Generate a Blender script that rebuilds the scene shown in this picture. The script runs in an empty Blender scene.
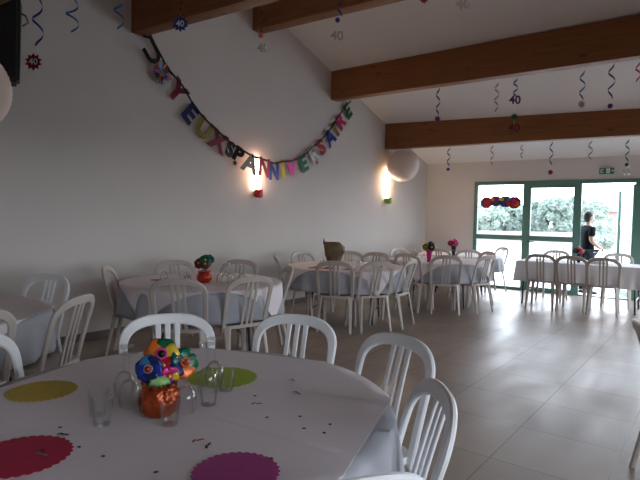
import bpy, bmesh, math, random
from mathutils import Vector, Matrix, Euler
R = math.radians
PI = math.pi
random.seed(7)
COL = bpy.context.scene.collection

# ------------------------------------------------------------------ materials
def nt(name):
    m = bpy.data.materials.new(name); m.use_nodes = True
    return m, m.node_tree, m.node_tree.nodes['Principled BSDF']

def mat(name, col, rough=.5, spec=.5, metal=0., noise=0., nscale=8., bump=0., bscale=60., trans=0., sheen=0., sss=0.):
    m, t, p = nt(name)
    p.inputs['Base Color'].default_value = (*col, 1)
    p.inputs['Roughness'].default_value = rough
    p.inputs['Specular IOR Level'].default_value = spec
    p.inputs['Metallic'].default_value = metal
    if sss:
        p.inputs['Subsurface Weight'].default_value = sss
        p.inputs['Subsurface Radius'].default_value = (.01, .01, .01)
    tc = t.nodes.new('ShaderNodeTexCoord')
    if noise:
        n = t.nodes.new('ShaderNodeTexNoise'); n.inputs['Scale'].default_value = nscale
        n.inputs['Detail'].default_value = 4
        t.links.new(tc.outputs['Object'], n.inputs['Vector'])
        r = t.nodes.new('ShaderNodeValToRGB')
        r.color_ramp.elements[0].position = .3; r.color_ramp.elements[1].position = .7
        r.color_ramp.elements[0].color = (*[c * (1 - noise) for c in col], 1)
        r.color_ramp.elements[1].color = (*[min(1, c * (1 + noise)) for c in col], 1)
        t.links.new(n.outputs['Fac'], r.inputs['Fac']); t.links.new(r.outputs['Color'], p.inputs['Base Color'])
    if bump:
        n = t.nodes.new('ShaderNodeTexNoise'); n.inputs['Scale'].default_value = bscale
        n.inputs['Detail'].default_value = 3
        t.links.new(tc.outputs['Object'], n.inputs['Vector'])
        b = t.nodes.new('ShaderNodeBump'); b.inputs['Strength'].default_value = bump; b.inputs['Distance'].default_value = .01
        t.links.new(n.outputs['Fac'], b.inputs['Height']); t.links.new(b.outputs['Normal'], p.inputs['Normal'])
    return m

def emis(name, col, s):
    m, t, p = nt(name)
    p.inputs['Base Color'].default_value = (*col, 1)
    p.inputs['Emission Color'].default_value = (*col, 1); p.inputs['Emission Strength'].default_value = s
    return m

def glassmat(name, tint=(1, 1, 1), refl=.5, base=.04):
    m = bpy.data.materials.new(name); m.use_nodes = True; t = m.node_tree; t.nodes.clear()
    o = t.nodes.new('ShaderNodeOutputMaterial'); mx = t.nodes.new('ShaderNodeMixShader')
    tr = t.nodes.new('ShaderNodeBsdfTransparent'); tr.inputs[0].default_value = (*tint, 1)
    g = t.nodes.new('ShaderNodeBsdfGlossy'); g.inputs['Roughness'].default_value = .04
    lw = t.nodes.new('ShaderNodeLayerWeight'); lw.inputs['Blend'].default_value = refl
    mt = t.nodes.new('ShaderNodeMath'); mt.operation = 'MULTIPLY_ADD'
    mt.inputs[1].default_value = .42; mt.inputs[2].default_value = base
    t.links.new(lw.outputs['Fresnel'], mt.inputs[0]); t.links.new(mt.outputs[0], mx.inputs[0])
    t.links.new(tr.outputs[0], mx.inputs[1]); t.links.new(g.outputs[0], mx.inputs[2]); t.links.new(mx.outputs[0], o.inputs[0])
    return m

def floor_mat():
    m, t, p = nt('floor_tiles')
    N = t.nodes.new; L = t.links.new
    tc = N('ShaderNodeTexCoord')
    mp = N('ShaderNodeMapping'); mp.inputs['Rotation'].default_value = (0, 0, R(2.3))
    mp.inputs['Location'].default_value = (1.0516 + 6.05, -3.081 + 6.05, 0)
    L(tc.outputs['Object'], mp.inputs['Vector'])
    br = N('ShaderNodeTexBrick'); br.offset = 0; br.squash = 1
    br.inputs['Scale'].default_value = 1; br.inputs['Brick Width'].default_value = .605; br.inputs['Row Height'].default_value = .605
    br.inputs['Mortar Size'].default_value = .004; br.inputs['Mortar Smooth'].default_value = .2; br.inputs['Bias'].default_value = 0
    br.inputs['Color1'].default_value = (.36, .28, .225, 1); br.inputs['Color2'].default_value = (.31, .245, .20, 1)
    br.inputs['Mortar'].default_value = (.14, .115, .10, 1)
    L(mp.outputs[0], br.inputs['Vector'])
    n = N('ShaderNodeTexNoise'); n.inputs['Scale'].default_value = 2.2; n.inputs['Detail'].default_value = 6
    L(tc.outputs['Object'], n.inputs['Vector'])
    mr = N('ShaderNodeMapRange'); mr.inputs['To Min'].default_value = .8; mr.inputs['To Max'].default_value = 1.2
    L(n.outputs['Fac'], mr.inputs['Value'])
    mx = N('ShaderNodeMix'); mx.data_type = 'RGBA'; mx.blend_type = 'MULTIPLY'; mx.inputs[0].default_value = 1
    L(br.outputs['Color'], mx.inputs[6]); L(mr.outputs[0], mx.inputs[7]); L(mx.outputs[2], p.inputs['Base Color'])
    # mopping streaks in the gloss
    mp2 = N('ShaderNodeMapping'); mp2.inputs['Rotation'].default_value = (0, 0, R(35)); mp2.inputs['Scale'].default_value = (2.2, .7, 1)
    L(tc.outputs['Object'], mp2.inputs['Vector'])
    n2 = N('ShaderNodeTexNoise'); n2.inputs['Scale'].default_value = 1.6; n2.inputs['Detail'].default_value = 4; n2.inputs['Distortion'].default_value = .3
    L(mp2.outputs[0], n2.inputs['Vector'])
    mr2 = N('ShaderNodeMapRange'); mr2.inputs['From Min'].default_value = .3; mr2.inputs['From Max'].default_value = .7
    mr2.inputs['To Min'].default_value = .295; mr2.inputs['To Max'].default_value = .45
    L(n2.outputs['Fac'], mr2.inputs['Value']); L(mr2.outputs[0], p.inputs['Roughness'])
    bp = N('ShaderNodeBump'); bp.inputs['Strength'].default_value = .3; bp.inputs['Distance'].default_value = .004; bp.invert = True
    L(br.outputs['Fac'], bp.inputs['Height']); L(bp.outputs[0], p.inputs['Normal'])
    p.inputs['Specular IOR Level'].default_value = .6
    return m

def wood_mat():
    m, t, p = nt('glulam_pine')
    N = t.nodes.new; L = t.links.new
    tc = N('ShaderNodeTexCoord')
    mp = N('ShaderNodeMapping'); mp.inputs['Scale'].default_value = (1.2, 14, 26)
    L(tc.outputs['Object'], mp.inputs['Vector'])
    n = N('ShaderNodeTexNoise'); n.inputs['Scale'].default_value = 1.3; n.inputs['Detail'].default_value = 6; n.inputs['Distortion'].default_value = .6
    L(mp.outputs[0], n.inputs['Vector'])
    r = N('ShaderNodeValToRGB'); e = r.color_ramp.elements
    e[0].position = .25; e[0].color = (.19, .066, .017, 1); e[1].position = .75; e[1].color = (.30, .115, .034, 1)
    L(n.outputs['Fac'], r.inputs['Fac'])
    # lamella joints every 4.5 cm
    sx = N('ShaderNodeSeparateXYZ'); L(tc.outputs['Object'], sx.inputs[0])
    md = N('ShaderNodeMath'); md.operation = 'PINGPONG'; md.inputs[1].default_value = .0225; L(sx.outputs['Z'], md.inputs[0])
    lt = N('ShaderNodeMath'); lt.operation = 'LESS_THAN'; lt.inputs[1].default_value = .0012; L(md.outputs[0], lt.inputs[0])
    # knots
    mp2 = N('ShaderNodeMapping'); mp2.inputs['Scale'].default_value = (2.6, 6, 9); L(tc.outputs['Object'], mp2.inputs['Vector'])
    v = N('ShaderNodeTexVoronoi'); v.inputs['Scale'].default_value = 1.; L(mp2.outputs[0], v.inputs['Vector'])
    kr = N('ShaderNodeMapRange'); kr.inputs['From Min'].default_value = .08; kr.inputs['From Max'].default_value = .2
    kr.inputs['To Min'].default_value = .75; kr.inputs['To Max'].default_value = 0; L(v.outputs['Distance'], kr.inputs['Value'])
    mx = N('ShaderNodeMix'); mx.data_type = 'RGBA'; L(kr.outputs[0], mx.inputs[0]); L(r.outputs['Color'], mx.inputs[6]); mx.inputs[7].default_value = (.06, .022, .01, 1)
    ml = N('ShaderNodeMath'); ml.operation = 'MULTIPLY'; ml.inputs[1].default_value = .35; L(lt.outputs[0], ml.inputs[0])
    mx2 = N('ShaderNodeMix'); mx2.data_type = 'RGBA'; L(ml.outputs[0], mx2.inputs[0]); L(mx.outputs[2], mx2.inputs[6]); mx2.inputs[7].default_value = (.06, .025, .01, 1)
    L(mx2.outputs[2], p.inputs['Base Color'])
    p.inputs['Roughness'].default_value = .55
    return m

def foliage_mat(name, c0, c1):
    m, t, p = nt(name)
    tc = t.nodes.new('ShaderNodeTexCoord'); n = t.nodes.new('ShaderNodeTexNoise'); n.inputs['Scale'].default_value = 2.5; n.inputs['Detail'].default_value = 5
    t.links.new(tc.outputs['Object'], n.inputs['Vector'])
    r = t.nodes.new('ShaderNodeValToRGB'); r.color_ramp.elements[0].color = (*c0, 1); r.color_ramp.elements[1].color = (*c1, 1)
    r.color_ramp.elements[0].position = .35; r.color_ramp.elements[1].position = .65
    t.links.new(n.outputs['Fac'], r.inputs['Fac']); t.links.new(r.outputs['Color'], p.inputs['Base Color'])
    p.inputs['Roughness'].default_value = .8
    return m

M = dict(
    plaster=mat('white_plaster', (.64, .60, .57), .85, .2, noise=.02, nscale=1.5, bump=.05, bscale=90),
    ceiling=mat('ceiling_paint', (.72, .69, .675), .9, .2, noise=.02, nscale=1.2),
    wood=wood_mat(), floor=floor_mat(),
    skirting=mat('brown_skirting_tile', (.13, .10, .085), .45, noise=.15, nscale=6),
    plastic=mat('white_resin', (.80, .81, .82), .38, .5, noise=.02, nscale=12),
    plastic_shaded=mat('shaded_resin', (.52, .465, .425), .42, .5, noise=.03, nscale=12),  # white chair resin with the backlit shade put into its colour
    paper=mat('white_paper_sheet', (.80, .745, .775), .75, .3, noise=.02, nscale=5, bump=.12, bscale=9),
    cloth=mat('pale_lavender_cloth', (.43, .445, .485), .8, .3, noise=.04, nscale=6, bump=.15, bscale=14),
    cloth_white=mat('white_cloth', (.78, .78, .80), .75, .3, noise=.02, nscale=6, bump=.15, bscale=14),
    black=mat('black_metal', (.02, .02, .022), .4, noise=.1),
    green=mat('green_lacquer', (.10, .21, .17), .4, .5, noise=.05, nscale=3),
    glass=glassmat('clear_glass', (.99, .995, .995), .25, .02),
    pane=glassmat('window_glass', (.95, .955, .96), .25, .02),
    lamp=emis('frosted_lamp', (1.0, .74, .50), 40.),
    red=mat('red_paper', (.62, .015, .03), .4, noise=.05), lime=mat('lime_paper', (.22, .42, .02), .5, noise=.1, nscale=30),
    black_box=mat('black_speaker_cabinet', (.012, .012, .013), .6, noise=.15, nscale=40),
    grille=mat('speaker_grille', (.006, .006, .006), .7, bump=.5, bscale=400),
    lantern=mat('rice_paper', (.80, .66, .58), .8, .2, noise=.03, nscale=5, sss=.3),
    copper=mat('orange_foil', (.46, .085, .025), .22, .5, metal=.75, noise=.3, nscale=18, bump=.9, bscale=26),
    redfoil=mat('red_foil', (.55, .05, .03), .25, .5, metal=.6, noise=.3, nscale=18, bump=.8, bscale=26),
    moss=mat('pale_green_tissue', (.30, .55, .18), .7, noise=.25, nscale=40, bump=.5, bscale=50),
    ground_dark=mat('dark_ground', (.10, .10, .10), .9, .3, noise=.15, nscale=30),
    stone=mat('pale_gravel', (.52, .50, .48), .9, .2, noise=.05, nscale=3),
    outwall=mat('rendered_wall', (.22, .19, .18), .9, .2, noise=.05), rosewall=mat('rose_render', (.24, .17, .15), .9, .2, noise=.05),
    rooftile=mat('clay_roof', (.26, .15, .12), .8, noise=.2, nscale=8), darkglass=mat('dark_window', (.06, .08, .09), .2),
    trunk=mat('bark', (.12, .08, .05), .9, noise=.3), leaf=foliage_mat('leaves_hazed_green', (.09, .125, .105), (.145, .185, .15)),
    leaf2=foliage_mat('leaves_hazed_pale', (.12, .155, .13), (.175, .22, .175)),  # both leaf colours greyed and paled to carry the outdoor haze
    skin=mat('skin', (.55, .33, .24), .5, sss=.1), hair=mat('dark_hair', (.012, .01, .009), .45, bump=.4, bscale=120),
    shirt=mat('black_cotton', (.008, .0085, .012), .9, .2, noise=.1, bump=.2, bscale=60), jeans=mat('dark_trousers', (.02, .022, .03), .85, noise=.1, bump=.2, bscale=80),
    shoe=mat('dark_shoe', (.02, .018, .017), .5, noise=.1), eye=mat('eye_white', (.7, .7, .68), .2), lip=mat('lips', (.42, .16, .14), .5),
    kraft=mat('brown_kraft_paper', (.18, .115, .06), .6, .4, noise=.35, nscale=9, bump=.8, bscale=18),
    gold=mat('gold_foil', (.55, .40, .08), .3, metal=.5, noise=.1), silver=mat('silver_foil', (.55, .54, .52), .25, metal=.8, noise=.15, nscale=20),
    exit=mat('exit_green', (.0, .16, .12), .5, noise=.03), white=mat('white_print', (.85, .85, .85), .5, noise=.02),
)
def colr(name, c, rough=.35, metal=.25):
    if name not in M: M[name] = mat(name, c, rough, .5, metal, noise=.08, nscale=25)
    return M[name]
colr('foil_blue', (.014, .034, .28)); colr('foil_navy', (.01, .018, .10)); colr('foil_teal', (.0, .10, .11)); colr('foil_red', (.36, .01, .025))
colr('foil_maroon', (.17, .008, .03)); colr('foil_pink', (.75, .05, .30)); colr('foil_green', (.0, .10, .045)); colr('foil_yellow', (.62, .42, .03))
colr('foil_purple', (.11, .012, .16)); colr('foil_sky', (.04, .17, .36)); colr('foil_black', (.006, .01, .011)); colr('foil_orange', (.62, .14, .015))
colr('foil_magenta', (.45, .01, .14)); colr('foil_olive', (.22, .17, .02))
colr('mat_yellow', (.50, .37, .05), .7, 0); colr('mat_green', (.33, .45, .03), .7, 0); colr('mat_red', (.46, .016, .065), .7, 0); colr('mat_magenta', (.40, .05, .26), .7, 0)
colr('confetti_dark', (.05, .008, .03), .5, .2); colr('confetti_red', (.35, .01, .03), .5, .2)

# ------------------------------------------------------------------ mesh helpers
def link(name, bm, m, parent=None, smooth=True, angle=40):
    me = bpy.data.meshes.new(name)
    bmesh.ops.recalc_face_normals(bm, faces=bm.faces)
    bm.to_mesh(me); bm.free()
    for p in me.polygons: p.use_smooth = smooth
    if m: me.materials.append(M[m] if isinstance(m, str) else m)
    if smooth:
        try: me.set_sharp_from_angle(angle=R(angle))
        except Exception: pass
    o = bpy.data.objects.new(name, me); COL.objects.link(o)
    if parent: o.parent = parent
    return o

def thing(name, label, cat, loc=(0, 0, 0), rz=0, group=None):
    o = bpy.data.objects.new(name, None); COL.objects.link(o); o.empty_display_size = .1
    o.location = loc; o.rotation_euler = (0, 0, rz)
    return tag(o, label, cat, group)

def tag(o, label, cat, group=None, kind=None):
    o['label'] = label; o['category'] = cat
    if group: o['group'] = group
    if kind: o['kind'] = kind
    return o

def struct(name, bm, m, parent=None, smooth=False):
    o = link(name, bm, m, parent, smooth)
    if not parent: o['kind'] = 'structure'
    return o

def copy_tree(root, loc, rz, label=None, cat=None, group=None):
    r = root.copy(); COL.objects.link(r); r.location = loc; r.rotation_euler = (0, 0, rz)
    if label: r['label'] = label
    if cat: r['category'] = cat
    if group: r['group'] = group
    for ch in list(root.children):
        c = ch.copy(); COL.objects.link(c); c.parent = r
        for g in list(ch.children):
            d = g.copy(); COL.objects.link(d); d.parent = c
    return r

def box(bm, x0, x1, y0, y1, z0, z1, bev=0):
    r = bmesh.ops.create_cube(bm, size=1)
    vs = r['verts']
    for v in vs: v.co = Vector(((x0 + x1) / 2 + v.co.x * (x1 - x0), (y0 + y1) / 2 + v.co.y * (y1 - y0), (z0 + z1) / 2 + v.co.z * (z1 - z0)))
    if bev:
        es = list({e for v in vs for e in v.link_edges})
        bmesh.ops.bevel(bm, geom=es, offset=bev, segments=2, affect='EDGES', profile=.7)
    return bm

def bxm(x0, x1, y0, y1, z0, z1, bev=0): return box(bmesh.new(), x0, x1, y0, y1, z0, z1, bev)

def ring_sweep(bm, rings, closed=False, cap=True):
    vr = [[bm.verts.new(p) for p in r] for r in rings]
    n = len(vr[0]); k = len(vr)
    for i in range(k if closed else k - 1):
        a, b = vr[i], vr[(i + 1) % k]
        for j in range(n): bm.faces.new((a[j], a[(j + 1) % n], b[(j + 1) % n], b[j]))
    if cap and not closed:
        bm.faces.new(vr[0]); bm.faces.new(vr[-1][::-1])
    return bm

def tube(bm, pts, rad, n=8, closed=False):
    """round tube through pts; rad a number or list"""
    pts = [Vector(p) for p in pts]; rings = []
    k = len(pts); ref = None
    for i, p in enumerate(pts):
        a = pts[i - 1] if (i > 0 or closed) else p
        b = pts[(i + 1) % k] if (i < k - 1 or closed) else p
        t = (b - a).normalized()
        if ref is None: ref = t.orthogonal().normalized()
        ref = (ref - t * ref.dot(t)).normalized()
        s = t.cross(ref)
        r = rad[i] if isinstance(rad, (list, tuple)) else rad
        rings.append([p + (ref * math.cos(2 * PI * j / n) + s * math.sin(2 * PI * j / n)) * r for j in range(n)])
    return ring_sweep(bm, rings, closed)

def flat_sweep(bm, pts, side, w, t, r=.3):
    """rounded flat bar; side = vector(s) for the wide axis direction"""
    pts = [Vector(p) for p in pts]; k = len(pts); rings = []
    for i, p in enumerate(pts):
        a = pts[max(i - 1, 0)]; b = pts[min(i + 1, k - 1)]
        tan = (b - a).normalized()
        nrm = Vector(side[i] if isinstance(side, list) else side)   # thin direction
        nrm = (nrm - tan * nrm.dot(tan)).normalized()
        wd = tan.cross(nrm)
        ww = w[i] if isinstance(w, list) else w
        tt = t[i] if isinstance(t, list) else t
        c = min(ww, tt) * r
        sec = [(ww/2 - c, tt/2), (ww/2, tt/2 - c), (ww/2, -tt/2 + c), (ww/2 - c, -tt/2), (-ww/2 + c, -tt/2), (-ww/2, -tt/2 + c), (-ww/2, tt/2 - c), (-ww/2 + c, tt/2)]
        rings.append([p + wd * x + nrm * y for x, y in sec])
    return ring_sweep(bm, rings)

def lathe(bm, prof, n=24, cx=0, cy=0, cz=0, cap=True):
    rings = [[Vector((cx + r * math.cos(2 * PI * j / n), cy + r * math.sin(2 * PI * j / n), cz + z)) for j in range(n)] for r, z in prof]
    return ring_sweep(bm, rings, False, cap)

def disc(bm, cx, cy, cz, r, n=24, t=.002, scal=0., k=16):
    top = []; bot = []
    for j in range(n):
        a = 2 * PI * j / n; rr = r + (scal * abs(math.sin(a * k / 2)) if scal else 0)
        top.append(bm.verts.new((cx + rr * math.cos(a), cy + rr * math.sin(a), cz + t)))
        bot.append(bm.verts.new((cx + rr * math.cos(a), cy + rr * math.sin(a), cz)))
    bm.faces.new(top); bm.faces.new(bot[::-1])
    for j in range(n): bm.faces.new((bot[j], bot[(j + 1) % n], top[(j + 1) % n], top[j]))
    return bm

def textmesh(name, s, size, depth, m, parent, loc, X, Y, bold=.0):
    """flat cut-out lettering lying in the plane spanned by X and Y"""
    cu = bpy.data.curves.new('lettering', 'FONT'); cu.body = s; cu.size = size; cu.extrude = depth; cu.offset = bold
    cu.align_x = 'CENTER'; cu.align_y = 'CENTER'; cu.resolution_u = 3
    tmp = bpy.data.objects.new('lettering', cu); COL.objects.link(tmp)
    dg = bpy.context.evaluated_depsgraph_get()
    me = bpy.data.meshes.new_from_object(tmp.evaluated_get(dg))
    bpy.data.objects.remove(tmp); bpy.data.curves.remove(cu)
    me.materials.clear(); me.materials.append(M[m] if isinstance(m, str) else m)
    X = Vector(X).normalized(); Y = Vector(Y).normalized(); Z = X.cross(Y)
    mt = Matrix((X, Y, Z)).transposed().to_4x4(); mt.translation = Vector(loc)
    me.transform(mt)
    me.name = name
    o = bpy.data.objects.new(name, me); COL.objects.link(o)
    if parent: o.parent = parent
    return o

# ------------------------------------------------------------------ camera
sc = bpy.context.scene
yaw, pitch, roll = R(35.1), R(2.49), R(1.15)
fw = Vector((-math.sin(yaw) * math.cos(pitch), math.cos(yaw) * math.cos(pitch), -math.sin(pitch)))
r0 = Vector((math.cos(yaw), math.sin(yaw), 0)); u0 = r0.cross(fw)
rt = r0 * math.cos(roll) + u0 * math.sin(roll); up = -r0 * math.sin(roll) + u0 * math.cos(roll)
cam = bpy.data.cameras.new('camera'); cam.sensor_width = 36; cam.lens = 528 * 36 / 640; cam.clip_start = .05; cam.clip_end = 300
co = bpy.data.objects.new('camera', cam); COL.objects.link(co)
mt = Matrix((rt, up, -fw)).transposed().to_4x4(); mt.translation = Vector((0, 0, 1.41)); co.matrix_world = mt
sc.camera = co

# ------------------------------------------------------------------ the hall
WA = Vector((-5.42, 3.0)); WB = Vector((-4.93, 11.15)); WT = (WB - WA).normalized()
def wx(y): return WA.x + (y - WA.y) * (WB.x - WA.x) / (WB.y - WA.y)
YF, YB, XR = 11.15, -2.6, 2.6
RY, RZ = 5.55, 4.60
def cz(y): return RZ - .3495 * (y - RY) if y > RY else RZ - .33 * (RY - y)

def prism(poly, d):
    """closed polygon extruded along vector d"""
    bm = bmesh.new()
    a = [bm.verts.new(p) for p in poly]; b = [bm.verts.new(Vector(p) + Vector(d)) for p in poly]
    bm.faces.new(a); bm.faces.new(b[::-1]); n = len(a)
    for i in range(n): bm.faces.new((a[i], b[i], b[(i + 1) % n], a[(i + 1) % n]))
    return bm
T = .25
struct('floor', prism([(wx(YB) - .3, YB - .3, -.1), (XR + .3, YB - .3, -.1), (XR + .3, YF + T, -.1), (wx(YF) - .3, YF + T, -.1)], (0, 0, .1)), 'floor')
# gable wall on the left
pl = [(wx(YB), YB, 0), (wx(YF + T), YF + T, 0), (wx(YF + T), YF + T, cz(YF + T)), (wx(RY), RY, RZ), (wx(YB), YB, cz(YB))]
struct('wall_left', prism(pl, (-.25, 0, 0)), 'plaster')
# right wall; its farther opening is added to brighten the far end
bm = bmesh.new(); OPEN = [(-.6, 2.8, .75, 2.1), (7.6, 10.9, .10, 2.15)]
def quadprism(bm, poly, d):
    b2 = prism(poly, d); me = bpy.data.meshes.new('tmp'); b2.to_mesh(me); b2.free(); bm.from_mesh(me); bpy.data.meshes.remove(me)
(a0, a1, az0, az1), (b0, b1, bz0, bz1) = OPEN
quadprism(bm, [(XR, YB, 0), (XR, a0, 0), (XR, a0, cz(a0)), (XR, YB, cz(YB))], (.25, 0, 0))
quadprism(bm, [(XR, a1, 0), (XR, b0, 0), (XR, b0, cz(b0)), (XR, RY, RZ), (XR, a1, cz(a1))], (.25, 0, 0))
quadprism(bm, [(XR, b1, 0), (XR, YF + T, 0), (XR, YF + T, cz(YF + T)), (XR, b1, cz(b1))], (.25, 0, 0))
for p0, p1, q0, q1 in OPEN:
    quadprism(bm, [(XR, p0, 0), (XR, p1, 0), (XR, p1, q0), (XR, p0, q0)], (.25, 0, 0))
    quadprism(bm, [(XR, p0, q1), (XR, p1, q1), (XR, p1, cz(p1)), (XR, p0, cz(p0))], (.25, 0, 0))
struct('wall_right', bm, 'plaster')
struct('wall_back', bxm(wx(YB), XR, YB - .25, YB, 0, cz(YB)), 'plaster')
# far wall around the glazing
GX0, GX1, GZ = -3.82, 1.30, 2.225
bm = bmesh.new()
box(bm, wx(YF) - .02, GX0, YF, YF + T, 0, cz(YF)); box(bm, GX1, XR, YF, YF + T, 0, cz(YF)); box(bm, GX0, GX1, YF, YF + T, GZ, cz(YF))
struct('wall_far', bm, 'plaster')
# the two ceiling slopes as slabs
bm = bmesh.new()
x0, x1 = -5.9, XR + .3
prof = [(YB - .3, cz(YB - .3)), (RY, RZ), (YF + T, cz(YF + T)), (YF + T, cz(YF + T) + .15), (RY, RZ + .15), (YB - .3, cz(YB - .3) + .15)]
struct('ceiling', prism([(x0, y, z) for y, z in prof], (x1 - x0, 0, 0)), 'ceiling')
# skirting
def skirt(name, p, q, nrm):
    p, q, nrm = Vector(p), Vector(q), Vector(nrm)
    a = nrm * .012
    struct(name, prism([p, q, q + a, p + a], (0, 0, .085)), 'skirting')
skirt('baseboard_left', (wx(YB), YB, 0), (wx(YF), YF, 0), (1, -.06, 0))
skirt('baseboard_far', (wx(YF) + .01, YF, 0), (GX0, YF, 0), (0, -1, 0))

# beams
def beam(name, x, y, ang, zb, h, label, w=.17):
    length = (XR - x) / math.cos(R(ang)) + .02
    bm = bmesh.new(); box(bm, 0, length, 0, w, 0, h, .006)
    # cut the top to the roof slope
    o = link(name, bm, 'wood', None, True, 30); o.location = (x, y, zb); o.rotation_euler = (0, 0, R(ang))
    o['kind'] = 'structure'
    return o
beam('trim_1', wx(3.78) + .005, 3.775, 1.5, 3.488, .52, '')
beam('trim_2', wx(5.69) + .005, 5.69, .7, 4.063, .50, '', w=.2)
beam('trim_3', wx(7.56) + .005, 7.555, -1.6, 3.418, .49, '')
beam('trim_4', wx(9.35) + .005, 9.335, 3.3, 2.784, .49, '')
beam('trim_5', wx(1.66) + .005, 1.66, 2.0, 2.93, .40, '')

# ------------------------------------------------------------------ glazing in the far wall
FY0, FY1 = YF - .02, YF + .06
def window(name, x0, x1, topbar, bot, mid=True):
    bm = bmesh.new()
    s = .075
    box(bm, x0, x0 + s, FY0, FY1, 0, GZ); box(bm, x1 - s, x1, FY0, FY1, 0, GZ)
    box(bm, x0 + s, x1 - s, FY0, FY1, GZ - topbar, GZ); box(bm, x0 + s, x1 - s, FY0, FY1, 0, bot)
    if mid: box(bm, x0 + s, x1 - s, FY0, FY1, 1.02, 1.12)
    r = struct(name, bm, 'green')
    g = bmesh.new(); box(g, x0 + s, x1 - s, YF + .015, YF + .023, bot, GZ - topbar)
    link('pane', g, 'pane', r, False)
    return r
w1 = window('window_1', GX0, -2.74, .075, .06)
d1 = window('door_1', -2.74, -1.80, .15, .09)
hb = bmesh.new(); tube(hb, [(-2.69, FY0, 1.0), (-2.69, FY0 - .05, 1.0), (-2.60, FY0 - .055, 1.0), (-2.56, FY0 - .055, .995)], .011, 8)
link('door_handle', hb, 'black', d1)
# opening with a leaf swung outside, hinged on the right-hand post
bm = bmesh.new(); box(bm, -1.80, -1.74, FY0, FY1, 0, GZ); box(bm, -.86, -.72, FY0, FY1, 0, GZ); box(bm, -1.74, -.86, FY0, FY1, GZ - .075, GZ); box(bm, -1.74, -.86, FY0, FY1, 0, .015)
d2 = struct('door_2', bm, 'green')
ang = R(180 - 68); hx, hy = -.87, YF + .07
ex = Vector((math.cos(ang), math.sin(ang), 0)); ey = Vector((-math.sin(ang), math.cos(ang), 0))
def leafbox(bm, a0, a1, b0, b1, z0, z1):
    p = [Vector((hx, hy, z0)) + ex * a + ey * b for a, b in ((a0, b0), (a1, b0), (a1, b1), (a0, b1))]
    quadprism(bm, p, (0, 0, z1 - z0))
lb = bmesh.new()
for a in ((0, .06), (.82, .87)): leafbox(lb, *a, -.025, .025, .02, 2.13)
leafbox(lb, .07, .80, -.025, .025, 2.03, 2.13); leafbox(lb, .07, .80, -.025, .025, .02, .12)
lf = link('door_leaf', lb, 'green', d2, False)
lg = bmesh.new(); leafbox(lg, .07, .80, -.004, .004, .12, 2.03); link('pane', lg, 'pane', lf, False)
lh = bmesh.new(); c = Vector((hx, hy, 1.0)) + ex * .835
tube(lh, [c + ey * -.03, c + ey * -.075, c + ey * -.08 - ex * .1], .011, 8); link('door_handle', lh, 'black', lf)
window('window_2', -.72, GX1, .075, .06)
# glazing of the right wall, the farther unit added for extra daylight
for nm, (p0, p1, q0, q1) in zip(('window_3', 'window_added'), OPEN):
    bm = bmesh.new(); pm = (p0 + p1) / 2
    for a in ((p0, p0 + .07), (p1 - .07, p1)): box(bm, XR + .06, XR + .13, *a, q0, q1)
    box(bm, XR + .06, XR + .13, pm - .04, pm + .04, q0 + .07, q1 - .07)
    for a in ((q0, q0 + .07), (q1 - .07, q1)): box(bm, XR + .06, XR + .13, p0 + .07, p1 - .07, *a)
    w3 = struct(nm, bm, 'green')
    for a in ((p0 + .07, pm - .04), (pm + .04, p1 - .07)): link('pane', bxm(XR + .09, XR + .10, *a, q0 + .07, q1 - .07), 'pane', w3, False)

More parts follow.
